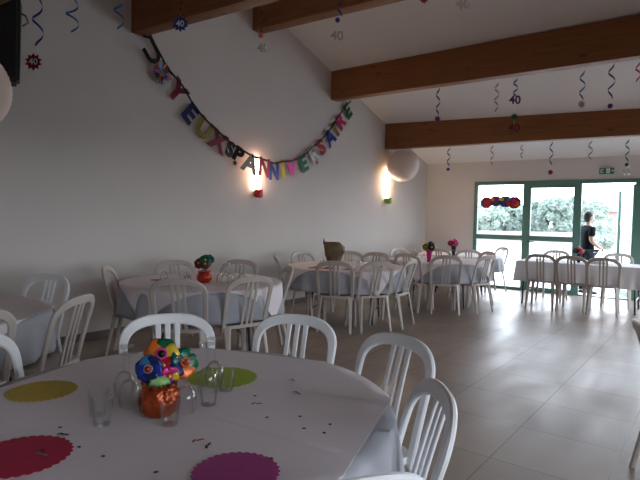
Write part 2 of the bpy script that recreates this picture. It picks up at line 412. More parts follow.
# ------------------------------------------------------------------ chairs
def chair_parts(root, m):
    # local: faces +Y, origin on the floor under the seat
    # seat: a dished moulded plate with rounded corners
    bm = bmesh.new(); nx, ny = 12, 12; g = {}
    for lay in (0, 1):
        for i in range(nx + 1):
            for j in range(ny + 1):
                u = i / nx * 2 - 1; v = j / ny * 2 - 1
                # squircle footprint
                k = 1 / max(1, (abs(u) ** 5 + abs(v) ** 5) ** .2)
                hw = .205 + .018 * (v * .5 + .5)
                x = u * k * hw; y = v * k * .205 + .005
                z = .447 - .012 * (1 - u * u) * (1 - v * v) - (.02 * max(0, v - .7) / .3) - (.03 if lay else 0)
                g[lay, i, j] = bm.verts.new((x, y, z))
    for i in range(nx):
        for j in range(ny):
            bm.faces.new((g[0, i, j], g[0, i + 1, j], g[0, i + 1, j + 1], g[0, i, j + 1]))
            bm.faces.new((g[1, i, j], g[1, i, j + 1], g[1, i + 1, j + 1], g[1, i + 1, j]))
    for i in range(nx):
        bm.faces.new((g[0, i, 0], g[1, i, 0], g[1, i + 1, 0], g[0, i + 1, 0])); bm.faces.new((g[0, i, ny], g[0, i + 1, ny], g[1, i + 1, ny], g[1, i, ny]))
        bm.faces.new((g[0, 0, i], g[0, 0, i + 1], g[1, 0, i + 1], g[1, 0, i])); bm.faces.new((g[0, nx, i], g[1, nx, i], g[1, nx, i + 1], g[0, nx, i + 1]))
    link('seat', bm, m, root)
    # back: arch
    def bp(x, z):   # the leaning back surface, slightly hollow
        h = (z - .43) / .45
        return Vector((x, -.185 - .10 * h - .02 * h * h + .03 * (x / .2) ** 2 * (1 - .3 * h), z))
    pts = []; W = .218; zt = .872
    for i in range(9): pts.append((-W * (.95 + .05 * i / 8), .40 + (zt - .14 - .40) * i / 8))
    for i in range(1, 15):   # squarish shoulder running into a gently bowed top rail
        a = PI / 2 * i / 14
        pts.append((-W * max(0, math.cos(a)) ** .70, zt - .14 + .128 * math.sin(a) ** .80))
    full = pts + [(-x, z) for x, z in pts[-2::-1]]
    wd = [.040 + .016 * max(0, min(1, (z - .70) / .15)) for x, z in full]
    bm = bmesh.new(); flat_sweep(bm, [bp(x, z) for x, z in full], (0, 1, .2), wd, .022)
    link('back_frame', bm, m, root)
    for x in (-.048, 0, .048):
        bm = bmesh.new()
        p = [bp(x, z) for z in (.435, .5, .58, .66, .74, .80, zt - .012)]
        flat_sweep(bm, p, (0, 1, .2), [.028, .027, .026, .026, .026, .028, .031], .012)
        link('slat', bm, m, root)
    # apron under the seat is part of each leg's wide top; legs taper and splay
    for sx in (-1, 1):
        bm = bmesh.new()
        flat_sweep(bm, [(sx * .178, .165, .432), (sx * .188, .18, .34), (sx * .205, .205, .0)], (sx * .6, 1, 0), [.07, .052, .034], [.032, .028, .024])
        link('leg', bm, m, root)
        bm = bmesh.new()
        flat_sweep(bm, [(sx * .182, -.165, .432), (sx * .188, -.185, .34), (sx * .205, -.255, .0)], (sx * .6, -1, 0), [.07, .052, .034], [.032, .028, .024])
        link('leg', bm, m, root)

protos = {}
def chair(bx, by, face, label, group, m='plastic_shaded'):
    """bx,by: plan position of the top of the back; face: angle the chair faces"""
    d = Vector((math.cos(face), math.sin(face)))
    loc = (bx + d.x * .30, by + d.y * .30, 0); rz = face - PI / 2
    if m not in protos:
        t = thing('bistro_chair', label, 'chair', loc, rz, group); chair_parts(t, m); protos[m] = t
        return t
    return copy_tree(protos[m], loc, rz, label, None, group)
def chair_at(c, r, deg, label, group, m='plastic_shaded', twist=0):
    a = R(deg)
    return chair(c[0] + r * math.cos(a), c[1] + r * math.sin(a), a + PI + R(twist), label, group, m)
def chair_to(c, x, y, label, group, m='plastic_shaded', twist=0):
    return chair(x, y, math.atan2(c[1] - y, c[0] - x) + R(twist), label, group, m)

# ------------------------------------------------------------------ tables
ZT = .736
def table(c, r, label, group, leg_ang=30):
    t = thing('round_table', label, 'table', (c[0], c[1], 0), R(leg_ang), group)
    bm = bmesh.new(); lathe(bm, [(r - .01, ZT - .034), (r, ZT - .03), (r, ZT - .012), (r - .004, ZT - .008)], 64); link('tabletop', bm, 'plastic_shaded', t)
    for sx in (-1, 1):
        for sy in (-1, 1):
            bm = bmesh.new()
            tube(bm, [(sx * .38, sy * .28, ZT - .035), (sx * .43, sy * .30, .0)], .0145, 10); link('leg', bm, 'black', t)
    for sx in (-1, 1):
        bm = bmesh.new(); tube(bm, [(sx * .418, -.297, .16), (sx * .418, .297, .16)], .011, 8); link('leg_brace', bm, 'black', t)
    return t

def drape(name, c, rt_, footprint, m, z0, folds=14, amp=.02, seed=0, flare=.10, n=192, minr=None):
    """cloth laid on a round table top: flat inside, falling beyond the rim"""
    rnd = random.Random(seed); ph = [rnd.uniform(0, 2 * PI) for _ in range(4)]
    bm = bmesh.new(); rows = []
    ts = [0, .25, .5, .75, .93, 1.0]
    for j in range(n):
        a = 2 * PI * j / n; F = footprint(a); col = []
        rin = min(F, rt_)
        for t in ts: col.append((rin * t, 0))
        if F > rt_:
            d = F - rt_; m_ = 9
            for q in range(1, m_ + 1):
                s = d * q / m_
                if s < .02: rr, zz = rt_ + s * .5, -s * .6
                else: rr, zz = rt_ + .01 + (s - .02) * flare, -.012 - (s - .02) * .985
                k = min(1, s / .2)
                rr += k * amp * (math.sin(folds * a + ph[0]) + .5 * math.sin((folds * 2 - 3) * a + ph[1]) + .4 * math.sin(5 * a + ph[2]))
                rr = max(rr, rt_ + .006)
                col.append((rr, zz))
        else:
            for q in range(9): col.append((rin + .0002 * (q + 1), 0))
        rows.append([(x * math.cos(a), x * math.sin(a), z) for x, z in col])
    ctr = bm.verts.new((0, 0, 0))
    V = [[None] + [bm.verts.new(p) for p in r[1:]] for r in rows]
    for j in range(n):
        A, B = V[j], V[(j + 1) % n]
        bm.faces.new((ctr, A[1], B[1]))
        for i in range(1, len(A) - 1): bm.faces.new((A[i], A[i + 1], B[i + 1], B[i]))
    o = link(name, bm, m, None, True, 70)
    o.location = (c[0], c[1], z0)
    md = o.modifiers.new('thickness', 'SOLIDIFY'); md.thickness = .0015; md.offset = 1
    return o
def circle(r): return lambda a: r
def square(h, rot): 
    def f(a):
        b = a - R(rot); return h / max(abs(math.cos(b)), abs(math.sin(b)))
    return f

A = (-1.472, 1.245); B = (-4.02, 3.68); C_ = (-3.90, 6.20); D = (-4.07, 1.30); F = (-3.40, 8.25); F2 = (-3.70, 10.05)
RA, RB = .75, .78
T_ = [
    ('A', A, RA, 'in the foreground', 'foreground', 1.05, square(.70, 15.7)),
    ('B', B, RB, 'beneath the banner by the left wall', 'under the banner', 1.07, square(.80, -125)),
    ('C', C_, .80, 'where the brown paper bag stands', 'with the brown bag', 1.09, square(.80, -76)),
    ('D', D, .75, 'at the left edge of the photo', 'at the left edge', 1.04, square(.74, 40)),
    ('F', F, .80, 'with the dark flower vase', 'with the dark flower vase', 1.10, square(.80, 45)),
    ('F2', F2, .78, 'in the far corner beside the glazing', 'in the far corner', 1.08, square(.84, -8)),
]
for key, c, r, where, short, rc, sq in T_:
    table(c, r, 'round folding table on black legs %s' % where, None, 20 if key != 'B' else 55)
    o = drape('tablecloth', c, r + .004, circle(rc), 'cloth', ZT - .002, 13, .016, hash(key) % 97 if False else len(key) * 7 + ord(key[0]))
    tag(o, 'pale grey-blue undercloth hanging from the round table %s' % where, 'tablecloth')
    o = drape('cloth_topper', c, r + .010, sq, 'paper', ZT + .0035, 9, .012, ord(key[0]) + 3, .13)
    tag(o, 'white paper square spread over the round table %s' % where, 'tablecloth')
    if key == 'A':     # crisp fold lines of the sheet
        for v in o.data.vertices:
            rr = math.hypot(v.co.x, v.co.y)
            if rr > .7: continue
ZS = ZT + .0055      # upper face of the paper sheets

# fold creases of the near sheet: long low ridges that belong to the sheet
ns = [o for o in bpy.data.objects if o.name.startswith('cloth_topper') and 'foreground' in o.get('label', '')][0]
def crease(p, q, h=.004, w=.012, k=24):
    bm = bmesh.new(); p = Vector(p); q = Vector(q); d = (q - p).normalized(); s = Vector((-d.y, d.x, 0))
    vr = []
    for i in range(k + 1):
        x = p.lerp(q, i / k); e = math.sin(PI * i / k) ** .4 if 0 < i < k else 0
        x = x + s * .002 * math.sin(i * .35)
        vr.append([bm.verts.new(x - s * w + Vector((0, 0, .0012))), bm.verts.new(x + Vector((0, 0, .0014 + h * e))), bm.verts.new(x + s * w + Vector((0, 0, .0012)))])
    for i in range(k):
        for j in range(2): bm.faces.new((vr[i][j], vr[i + 1][j], vr[i + 1][j + 1], vr[i][j + 1]))
    o = link('fold_crease', bm, 'paper', ns, True, 180)
def loc(x, y): return (x - A[0], y - A[1], 0)
crease(loc(-1.30, 1.215), loc(-.79, 1.25), .0055, .016)
crease(loc(-1.50, 1.60), loc(-.95, 1.67), .004, .014)

# chairs round each table -------------------------------------------------------
gA = 'bistro chairs round the foreground table'
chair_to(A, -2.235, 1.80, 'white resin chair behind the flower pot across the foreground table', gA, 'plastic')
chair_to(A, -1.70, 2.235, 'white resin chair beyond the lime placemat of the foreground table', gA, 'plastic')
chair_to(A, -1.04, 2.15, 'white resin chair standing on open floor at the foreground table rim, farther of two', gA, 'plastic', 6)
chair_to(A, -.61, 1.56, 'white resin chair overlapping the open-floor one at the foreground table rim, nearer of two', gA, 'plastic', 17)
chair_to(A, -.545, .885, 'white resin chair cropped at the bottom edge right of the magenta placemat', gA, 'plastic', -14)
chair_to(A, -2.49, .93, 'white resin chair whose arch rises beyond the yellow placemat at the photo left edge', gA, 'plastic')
gB = 'bistro chairs round the table under the banner'
chair_to(B, -3.40, 2.83, 'chair with its back to us, in front of the red foil flower pot', gB)
chair_to(B, -3.10, 3.42, 'chair with its back to us, between the banner table and the open floor', gB)
chair_to(B, -4.70, 3.02, 'chair side-on at the left end of the banner table near the skirting', gB)
chair_to(B, -4.80, 3.95, 'chair against the wall behind the left half of the banner table', gB)
chair_to(B, -4.36, 4.58, 'chair against the wall behind the right half of the banner table', gB)
chair_to(B, -3.45, 4.38, 'chair side-on at the right end of the banner table', gB)
gC = 'bistro chairs round the table with the brown bag'
chair_to(C_, -3.50, 5.28, 'chair with its back to us directly below the brown paper bag', gC)
chair_to(C_, -3.10, 5.68, 'chair right of the one below the brown bag, back to us at an angle', gC)
chair_to(C_, -2.93, 6.28, 'chair seen from the side at the right rim of the brown bag table', gC)
chair_to(C_, -4.62, 5.50, 'chair at the left rim of the brown bag table, near the wall lamp', gC)
chair_to(C_, -4.85, 6.40, 'chair behind the brown bag table, left of the bag', gC)
chair_to(C_, -4.40, 7.05, 'chair behind the brown bag table, just right of the bag', gC)
chair_to(C_, -3.95, 7.16, 'chair behind the brown bag table, second to the right of the bag', gC)
gD = 'bistro chairs round the table at the left edge'
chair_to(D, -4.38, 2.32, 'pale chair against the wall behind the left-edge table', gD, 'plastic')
chair_to(D, -3.13, 1.85, 'chair seen from the side between the left-edge table and bare wall', gD)
chair_to(D, -3.07, 1.20, 'chair with its back to us covering the left-edge table front', gD)
gF = 'bistro chairs round the table with the dark vase'
chair_to(F, -3.52, 7.27, 'chair with its back to us left of the dark flower vase', gF)
chair_to(F, -2.92, 7.40, 'chair with its back to us right of the dark flower vase', gF)
chair_to(F, -2.48, 7.98, 'chair edge-on at the floor end of the dark vase table', gF)
chair_to(F, -4.30, 8.55, 'chair against the left wall behind the dark vase table', gF)
chair_to(F, -2.80, 9.02, 'chair beyond the dark vase table at its glazing side', gF)
gG2 = 'bistro chairs round the far corner table'
chair_to(F2, -3.75, 9.08, 'chair before the far corner table, under the magenta flowers', gG2)
chair_to(F2, -3.22, 9.20, 'chair before the far corner table, right of the magenta flowers', gG2)
chair_to(F2, -3.05, 10.75, 'chair standing against the left window pane behind the far corner table', gG2)
chair_to(F2, -4.55, 10.45, 'chair in the corner of the two walls behind the dark vase', gG2)
# long table by the glazing
GX = (-2.43, -.56); GYs = (9.33, 10.12)
t = thing('banquet_table', 'long rectangular folding table in front of the open door', 'table', ((GX[0] + GX[1]) / 2, (GYs[0] + GYs[1]) / 2, 0))
hw, hd = (GX[1] - GX[0]) / 2, (GYs[1] - GYs[0]) / 2
link('tabletop', bxm(-hw, hw, -hd, hd, ZT - .035, ZT - .004, .004), 'plastic_shaded', t)
for sx in (-1, 1):
    for sy in (-1, 1):
        bm = bmesh.new(); tube(bm, [(sx * (hw - .12), sy * (hd - .08), ZT - .035), (sx * (hw - .1), sy * (hd - .05), 0)], .0145, 10); link('leg', bm, 'black', t)
    bm = bmesh.new(); tube(bm, [(sx * (hw - .107), -hd + .055, .2), (sx * (hw - .107), hd - .055, .2)], .011, 8); link('leg_brace', bm, 'black', t)
# its cloth: flat top, four hanging sides with soft folds
bm = bmesh.new(); per = []
def rrect(hw, hd, n=160):
    P = []; L = 4 * (hw + hd)
    for i in range(n):
        s = L * i / n
        if s < 2 * hw: P.append((-hw + s, -hd, 0, -1))
        elif s < 2 * hw + 2 * hd: P.append((hw, -hd + s - 2 * hw, 1, 0))
        elif s < 4 * hw + 2 * hd: P.append((hw - (s - 2 * hw - 2 * hd), hd, 0, 1))
        else: P.append((-hw, hd - (s - 4 * hw - 2 * hd), -1, 0))
    return P
P = rrect(hw + .006, hd + .006); rows = []
for q in range(10):
    row = []
    for i, (x, y, nx_, ny_) in enumerate(P):
        k = q / 9
        o_ = k * (.02 + .016 * math.sin(i * .55) + .010 * math.sin(i * 1.37 + 1))
        cxn = x / (hw + .006); cyn = y / (hd + .006)
        corner = max(0, (abs(cxn) + abs(cyn) - 1.9) / .1)
        row.append(bm.verts.new((x + nx_ * o_ + corner * k * .03 * math.copysign(1, x), y + ny_ * o_ + corner * k * .03 * math.copysign(1, y), ZT - .002 - .34 * k)))
    rows.append(row)
n = len(P)
for q in range(9):
    for i in range(n): bm.faces.new((rows[q][i], rows[q][(i + 1) % n], rows[q + 1][(i + 1) % n], rows[q + 1][i]))
bm.faces.new(rows[0])
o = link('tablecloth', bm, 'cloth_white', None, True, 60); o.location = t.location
tag(o, 'long white cloth over the rectangular table by the open door', 'tablecloth')
gG = 'bistro chairs along the rectangular table'
chair(-1.98, 9.00, PI / 2 + .03, 'chair with its back to us, leftmost of three along the rectangular table', gG)
chair(-1.52, 8.98, PI / 2 - .05, 'chair with its back to us, middle one of three along the rectangular table', gG)
chair(-1.06, 8.92, PI / 2 + .06, 'chair with its back to us, rightmost of three along the rectangular table', gG)
chair(-2.02, 10.52, -PI / 2 - .05, 'chair on the glazing side of the rectangular table, before the closed door leaf', gG)
chair(-1.02, 10.50, -PI / 2 + .05, 'chair on the glazing side of the rectangular table, right of the person', gG)
chair(-.225, 3.30, .22, 'chair cropped by the right edge of the photo on the bare tiled floor', None)

# ------------------------------------------------------------------ things on the foreground table
def placemat(x, y, r, m, label):
    bm = bmesh.new(); disc(bm, 0, 0, 0, r, 96, .0012, .008, 32)
    o = link('round_placemat', bm, m, None, False); o.location = (x, y, ZS + .0005)
    return tag(o, label, 'placemat', 'paper placemats on the tables')
placemat(-1.955, 1.0, .115, 'mat_yellow', 'round yellow paper placemat with scalloped edge near the photo left edge')
placemat(-1.475, .695, .125, 'mat_red', 'round crimson paper placemat in the bottom left of the photo')
placemat(-1.555, 1.535, .135, 'mat_green', 'round lime green paper placemat right of the orange foil pot')
placemat(-.945, .985, .108, 'mat_magenta', 'round magenta scalloped placemat at the bottom centre of the photo')
placemat(-3.70, 3.93, .12, 'mat_green', 'round yellow-green placemat on the banner table right of the red pot')

conf = [(-1.295, .828), (-1.107, .858), (-1.126, 1.317), (-1.046, 1.392), (-.975, 1.32), (-.928, 1.398), (-.905, 1.331), (-.919, 1.095), (-1.576, .861), (-1.40, .82), (-1.455, .745), (-1.30, 1.45)]
for i, (x, y) in enumerate(conf):
    bm = bmesh.new(); disc(bm, 0, 0, 0, .0065, 8, .001)
    o = link('confetti', bm, 'confetti_dark', None, False); o.location = (x, y, ZS + .003 if (x, y) in ((-.919, 1.095), (-1.455, .745)) else ZS + .0006); o.scale = (1, .75, 1); o.rotation_euler = (0, 0, i)
    tag(o, 'small dark confetti dot strewn on the foreground paper sheet', 'confetti', 'dark confetti dots on the foreground table')
curls = [(-1.512, .835, .6, 'foil_black', 'long dark confetti sliver beside the crimson placemat'), (-1.234, 1.387, .9, 'confetti_red', 'red curled confetti beside the row of dark dots'),
         (-1.164, 1.052, 1.3, 'confetti_red', 'dark red confetti curl above the magenta placemat, left of the pair'), (-1.116, 1.046, 2.2, 'confetti_dark', 'dark confetti curl above the magenta placemat, right of the pair'),
         (-1.306, 1.68, -.2, 'silver', 'pale confetti sliver at the far rim of the foreground sheet'), (-1.194, 1.568, -.1, 'foil_maroon', 'maroon confetti sliver between the far rim and the dark dots'), (-1.43, .73, .4, 'silver', 'silver confetti bit lying on the crimson placemat')]
for x, y, a, m, lab in curls:
    bm = bmesh.new(); pts = [(-.018 + .009 * i, .004 * math.sin(i * 1.4), .004 + .003 * abs(math.sin(i * 1.6))) for i in range(5)]
    flat_sweep(bm, pts, (0, 0, 1), .007, .001)
    o = link('confetti_curl', bm, m, None, True); o.location = (x, y, ZS - .001); o.rotation_euler = (0, 0, a)
    tag(o, lab, 'confetti', 'confetti slivers on the foreground table')

# wine glasses (stand upside down on the foreground table)
def wineglass(label, group, x, y, down=False, s=1.0, z=ZS):
    t = thing('wine_glass', label, 'glass', (x, y, z), random.uniform(0, 6), group)
    def Z(v): return (.185 - v if down else v) * s
    bm = bmesh.new(); lathe(bm, [(.001 * s, Z(.0)), (.034 * s, Z(.0)), (.034 * s, Z(.003)), (.012 * s, Z(.006)), (.005 * s, Z(.012)), (.001 * s, Z(.012))], 20); link('foot', bm, 'glass', t)
    bm = bmesh.new(); lathe(bm, [(.0042 * s, Z(.012)), (.0035 * s, Z(.05)), (.005 * s, Z(.090))], 10); link('stem', bm, 'glass', t)
    bm = bmesh.new(); lathe(bm, [(.004 * s, Z(.090)), (.020 * s, Z(.098)), (.034 * s, Z(.118)), (.038 * s, Z(.140)), (.036 * s, Z(.165)), (.033 * s, Z(.185)),
                                 (.0318 * s, Z(.185)), (.0348 * s, Z(.165)), (.0368 * s, Z(.140)), (.0328 * s, Z(.119)), (.019 * s, Z(.101)), (.003 * s, Z(.094))], 24); link('bowl', bm, 'glass', t)
    return t
g = 'upturned wine glasses round the foreground pot'
wineglass('upside-down wine glass farthest left of the orange pot', g, -1.675, 1.155, True)
wineglass('upside-down wine glass close to the left side of the orange pot', g, -1.575, 1.105, True)
wineglass('upside-down wine glass in front of the rainbow flower of the orange pot', g, -1.378, 1.185, True)
wineglass('upside-down wine glass on the near corner of the lime placemat', g, -1.475, 1.375, True)
wineglass('upside-down wine glass behind the one on the lime placemat', g, -1.52, 1.455, True)
wineglass('upside-down wine glass behind the orange pot', g, -1.60, 1.26, True)
def tumbler(label, x, y, z=ZS):
    bm = bmesh.new(); r0_, r1_, h = .026, .035, .085
    lathe(bm, [(.001, .0), (r0_, .0), (r1_, h), (r1_ - .0012, h), (r0_ - .0012, .004), (.001, .004)], 20)
    o = link('plastic_tumbler', bm, 'glass', None, True); o.location = (x, y, z)
    return tag(o, label, 'cup', 'clear plastic tumblers on the foreground table')
tumbler('clear plastic tumbler standing left of the orange pot on bare paper', -1.50, .955)
tumbler('clear plastic tumbler behind the leftmost one, left of the pot', -1.585, .995)
tumbler('clear plastic tumbler touching the front of the orange pot', -1.335, 1.085)
tumbler('clear plastic tumbler on the lime placemat right of the glasses', -1.43, 1.43)
tumbler('clear plastic tumbler between the orange pot and lime placemat', -1.37, 1.285)

def pinwheel(parent, c, nrm, r, cols, button, name='fabric_flower'):
    """cloth pinwheel flower: overlapping cupped petals round a button"""
    nrm = Vector(nrm).normalized(); u = nrm.orthogonal().normalized(); v = nrm.cross(u); c = Vector(c)
    root = None
    k = len(cols)
    for i, m in enumerate(cols):
        a = 2 * PI * i / k; d = u * math.cos(a) + v * math.sin(a); s = nrm.cross(d)
        bm = bmesh.new(); G = {}
        for p in range(7):
            for q in range(7):
                f = p / 6; e = q / 6 * 2 - 1
                wdt = math.sin(min(1, f * 1.0) ** .85 * PI * .90 + .08) * r * .68
                pos = c + d * (r * f) + s * (e * wdt) + nrm * (.20 * r * f * (1 - f) * 2 + .10 * r * e * (0.4 + f) * .8 - .10 * r * e * e * f + .0012 * i)
                G[p, q] = bm.verts.new(pos)
        for p in range(6):
            for q in range(6): bm.faces.new((G[p, q], G[p + 1, q], G[p + 1, q + 1], G[p, q + 1]))
        o = link('petal', bm, m, None, True, 180)
        md = o.modifiers.new('thickness', 'SOLIDIFY'); md.thickness = .0015
        if root is None: root = o; o.name = name; o.parent = parent
        else: o.parent = root
    bm = bmesh.new(); bmesh.ops.create_uvsphere(bm, u_segments=12, v_segments=8, radius=r * .22)
    bmesh.ops.transform(bm, matrix=Matrix.Translation(c + nrm * r * .22), verts=bm.verts); link('flower_button', bm, button[0], root)
    bm = bmesh.new()
    tube(bm, [c + nrm * r * .2 + (u * math.cos(t_) + v * math.sin(t_)) * r * .27 for t_ in [2 * PI * i / 14 for i in range(14)]], r * .07, 6, True); link('button_ring', bm, button[1], root)
    return root
tocam = Vector((1.45, -1.15, .55)).normalized()
px, py = -1.432, 1.122
pot = thing('flower_pot', 'orange foil pot of coloured fabric pinwheel flowers on the foreground table', 'flower pot', (px, py, ZS))
bm = bmesh.new(); prof = [(.001, 0), (.045, 0), (.060, .018), (.066, .045), (.062, .075), (.052, .092), (.060, .108), (.055, .108), (.044, .092), (.001, .085)]
lathe(bm, prof, 40)
rn = random.Random(3)
for v in bm.verts:
    r_ = math.hypot(v.co.x, v.co.y)
    if r_ > .03:
        a = math.atan2(v.co.y, v.co.x); k = 1 + .05 * math.sin(9 * a + v.co.z * 40) + .03 * math.sin(17 * a)
        v.co.x *= k; v.co.y *= k
        if v.co.z > .10: v.co.z += .008 * math.sin(11 * a)
link('foil_wrapper', bm, 'copper', pot)
bm = bmesh.new(); bmesh.ops.create_icosphere(bm, subdivisions=3, radius=.040)
for v in bm.verts: v.co = Vector((v.co.x, v.co.y, v.co.z * .7)) * (1 + .10 * math.sin(v.co.x * 190) * math.sin(v.co.y * 170 + v.co.z * 90)) + Vector((-.008, .004, .106))
link('tissue_tuft', bm, 'moss', pot)
O_ = Vector((px, py, ZS))
fl = [((-1.478, 1.166, .925), .060, ['foil_green', 'foil_orange', 'foil_orange', 'foil_orange', 'foil_red', 'foil_yellow'], ('foil_black', 'foil_pink'), (0, 0, .15)),
      ((-1.458, 1.100, .893), .048, ['foil_blue', 'foil_navy', 'foil_blue', 'foil_navy', 'foil_sky', 'foil_blue'], ('foil_red', 'silver'), (-.25, -.25, 0)),
      ((-1.430, 1.222, .893), .056, ['foil_green', 'foil_teal', 'foil_navy', 'foil_orange', 'foil_green'], ('foil_red', 'foil_orange'), (.35, .4, .1)),
      ((-1.412, 1.146, .868), .034, ['foil_magenta', 'foil_magenta', 'foil_pink', 'foil_purple', 'foil_yellow'], ('foil_yellow', 'foil_magenta'), (.1, .1, -.3))]
for c_, r_, cols, bt, dn in fl:
    c_ = Vector(c_) - O_
    f_ = pinwheel(pot, c_, tocam + Vector(dn), r_, cols, bt)
    bm = bmesh.new(); tube(bm, [(c_.x * .3, c_.y * .3, .10), c_ - tocam * .006], .0025, 6); link('flower_stem', bm, 'foil_green', pot)

# ------------------------------------------------------------------ things on the other tables
def bouquet(name, label, x, y, potm, cols, s=1.0, vase=False):
    t = thing(name, label, 'flower pot', (x, y, ZS))
    bm = bmesh.new()
    if vase: lathe(bm, [(.001, 0), (.03 * s, 0), (.026 * s, .03 * s), (.04 * s, .13 * s), (.05 * s, .16 * s), (.045 * s, .16 * s), (.001, .12 * s)], 20)
    else: lathe(bm, [(.001, 0), (.05 * s, 0), (.066 * s, .03 * s), (.066 * s, .06 * s), (.052 * s, .09 * s), (.06 * s, .105 * s), (.052 * s, .105 * s), (.001, .09 * s)], 24)
    link('foil_wrapper' if not vase else 'vase', bm, potm, t)
    h = .17 * s if not vase else .20 * s
    for i, cc in enumerate(cols):
        a = i * 2.1 - .6; c_ = Vector((.05 * s * math.cos(a), .05 * s * math.sin(a), h + .035 * s * (i % 2)))
        pinwheel(t, c_, Vector((.55, -.75, .4)) + Vector((math.cos(a), math.sin(a), 0)) * .4, .052 * s, [cc, cc, cc, cc, cc], ('foil_yellow', 'foil_black'))
        bm = bmesh.new(); tube(bm, [(0, 0, .08 * s), c_], .003, 6); link('flower_stem', bm, 'foil_green', t)
    return t
bouquet('flower_pot', 'red foil pot with dark maroon and green flowers on the banner table', -3.92, 3.60, 'redfoil', ['foil_maroon', 'foil_teal', 'foil_maroon', 'foil_green'], 1.1)
bouquet('flower_vase', 'slim magenta vase of near-black flowers on the table of the middle distance', -3.36, 7.78, 'foil_magenta', ['foil_black', 'foil_black', 'foil_olive'], 1.15, True)
bouquet('flower_vase', 'small vase of bright magenta flowers on the far corner table', -3.62, 9.50, 'foil_black', ['foil_magenta', 'foil_pink', 'foil_magenta'], 1.15, True)
bouquet('flower_vase', 'small dark vase with a red flower on the rectangular table', -1.52, 9.68, 'foil_black', ['foil_red', 'foil_magenta', 'foil_black'], .95, True)

def scatter_glasses(c, pts, where, short):
    for i, (dx, dy, dn) in enumerate(pts):
        wineglass('clear wine glass in the cluster on %s' % where, 'wine glasses on ' + short, c[0] + dx, c[1] + dy, dn)
scatter_glasses(B, [(-.10, -.12, True), (-.02, -.22, True), (.08, -.28, True), (.22, .02, True), (.26, .12, True), (.16, .16, True), (-.22, -.08, True), (.30, .0, True), (-.30, -.25, True), (.36, .18, True)], 'the banner table', 'the banner table')
scatter_glasses(C_, [(.30, -.18, True), (.22, .05, True), (.45, .1, True), (.36, .28, True), (-.2, -.30, True), (.1, .4, True), (.5, -.1, True)], 'the brown bag table', 'the brown bag table')
scatter_glasses(F, [(-.25, -.38, True), (-.15, -.25, True), (.2, -.3, True), (.3, -.15, True), (.42, -.2, True), (-.35, -.1, True)], 'the dark vase table', 'the dark vase table')
scatter_glasses(F2, [(.0, -.35, True), (.25, -.35, True), (.4, -.2, True), (-.3, -.3, True)], 'the far corner table', 'the far corner table')
scatter_glasses(D, [(-.05, .1, True), (.1, .2, True)], 'the left-edge table', 'the left-edge table')
scatter_glasses((-1.5, 9.72), [(.22, -.05, True), (.32, .05, True), (-.3, 0, True), (.45, -.1, True), (-.5, .05, True)], 'the rectangular table', 'the rectangular table')
# small white tray of things beside the red flower
o = link('serving_tray', bxm(-.16, .16, -.09, .09, 0, .035, .008), 'white', None); o.location = (-1.27, 9.72, ZS); tag(o, 'low white tray beside the red flower on the rectangular table', 'tray')
# red folded napkins
for x, y, a, lab in [(-4.35, 3.42, .3, 'red folded napkin at the left of the banner table'), (-4.02, 5.62, .5, 'red folded napkin left of the brown bag'), (-3.86, 5.70, .7, 'red folded napkin in front of the brown bag'), (-3.55, 5.75, .1, 'red folded napkin right of the brown bag')]:
    bm = bmesh.new(); v = [bm.verts.new(p) for p in ((-.09, -.05, 0), (.09, -.05, 0), (.0, .09, 0), (-.09, -.05, .006), (.09, -.05, .006), (0, .09, .016))]
    for f in ((0, 1, 2), (5, 4, 3), (0, 3, 4, 1), (1, 4, 5, 2), (2, 5, 3, 0)): bm.faces.new([v[i] for i in f])
    o = link('paper_napkin', bm, 'foil_red', None, False); o.location = (x, y, ZS); o.rotation_euler = (0, 0, a); tag(o, lab, 'napkin', 'red napkins')

# brown crumpled paper bag standing open on a dark ring and glass base
bx, by = -3.88, 5.84
bag = thing('paper_bag', 'crumpled brown paper bag standing open beside the flower vase-less round table centre', 'bag', (bx, by, ZS), R(35.1))
bag['label'] = 'large crumpled brown paper bag standing upright on a round table near the wall'
# outline in the bag's own front plane, from photo: spike top left, flared top right
sec = [(.90, -.045, .085, .06), (.93, -.085, .085, .07), (1.0, -.10, .105, .085), (1.06, -.115, .155, .09), (1.12, -.125, .135, .085), (1.165, -.132, .095, .07), (1.185, -.136, .075, .06)]
bm = bmesh.new(); rings = []
for k_, (z, xl, xr, dep) in enumerate(sec):
    ring = []
    for j in range(28):
        a = 2 * PI * j / 28
        ca, sa = math.cos(a), math.sin(a)
        x = (xl + xr) / 2 + (xr - xl) / 2 * math.copysign(abs(ca) ** .75, ca); y = dep * math.copysign(abs(sa) ** .75, sa)
        w_ = .010 * math.sin(7 * a + k_ * 1.9) + .006 * math.sin(13 * a - k_)
        zz = z - .90 + .055
        if k_ >= 5: zz += .05 * max(0, -ca - .88) * 8.3 * (1 if k_ == 6 else .4)
        ring.append(Vector((x + w_ * ca, y + w_ * sa, zz)))
    rings.append(ring)
ring_sweep(bm, rings, False, False)
o = link('bag_body', bm, 'kraft', bag, True, 25); md = o.modifiers.new('thickness', 'SOLIDIFY'); md.thickness = .003
bm = bmesh.new(); lathe(bm, [(.05, .045), (.065, .05), (.065, .075), (.05, .08)], 20, .02, 0, 0); link('dark_ring', bm, 'foil_black', bag)
bm = bmesh.new(); lathe(bm, [(.001, 0), (.055, 0), (.06, .05), (.001, .052)], 20, .01, 0, 0); link('base_dish', bm, 'cloth_white', bag)

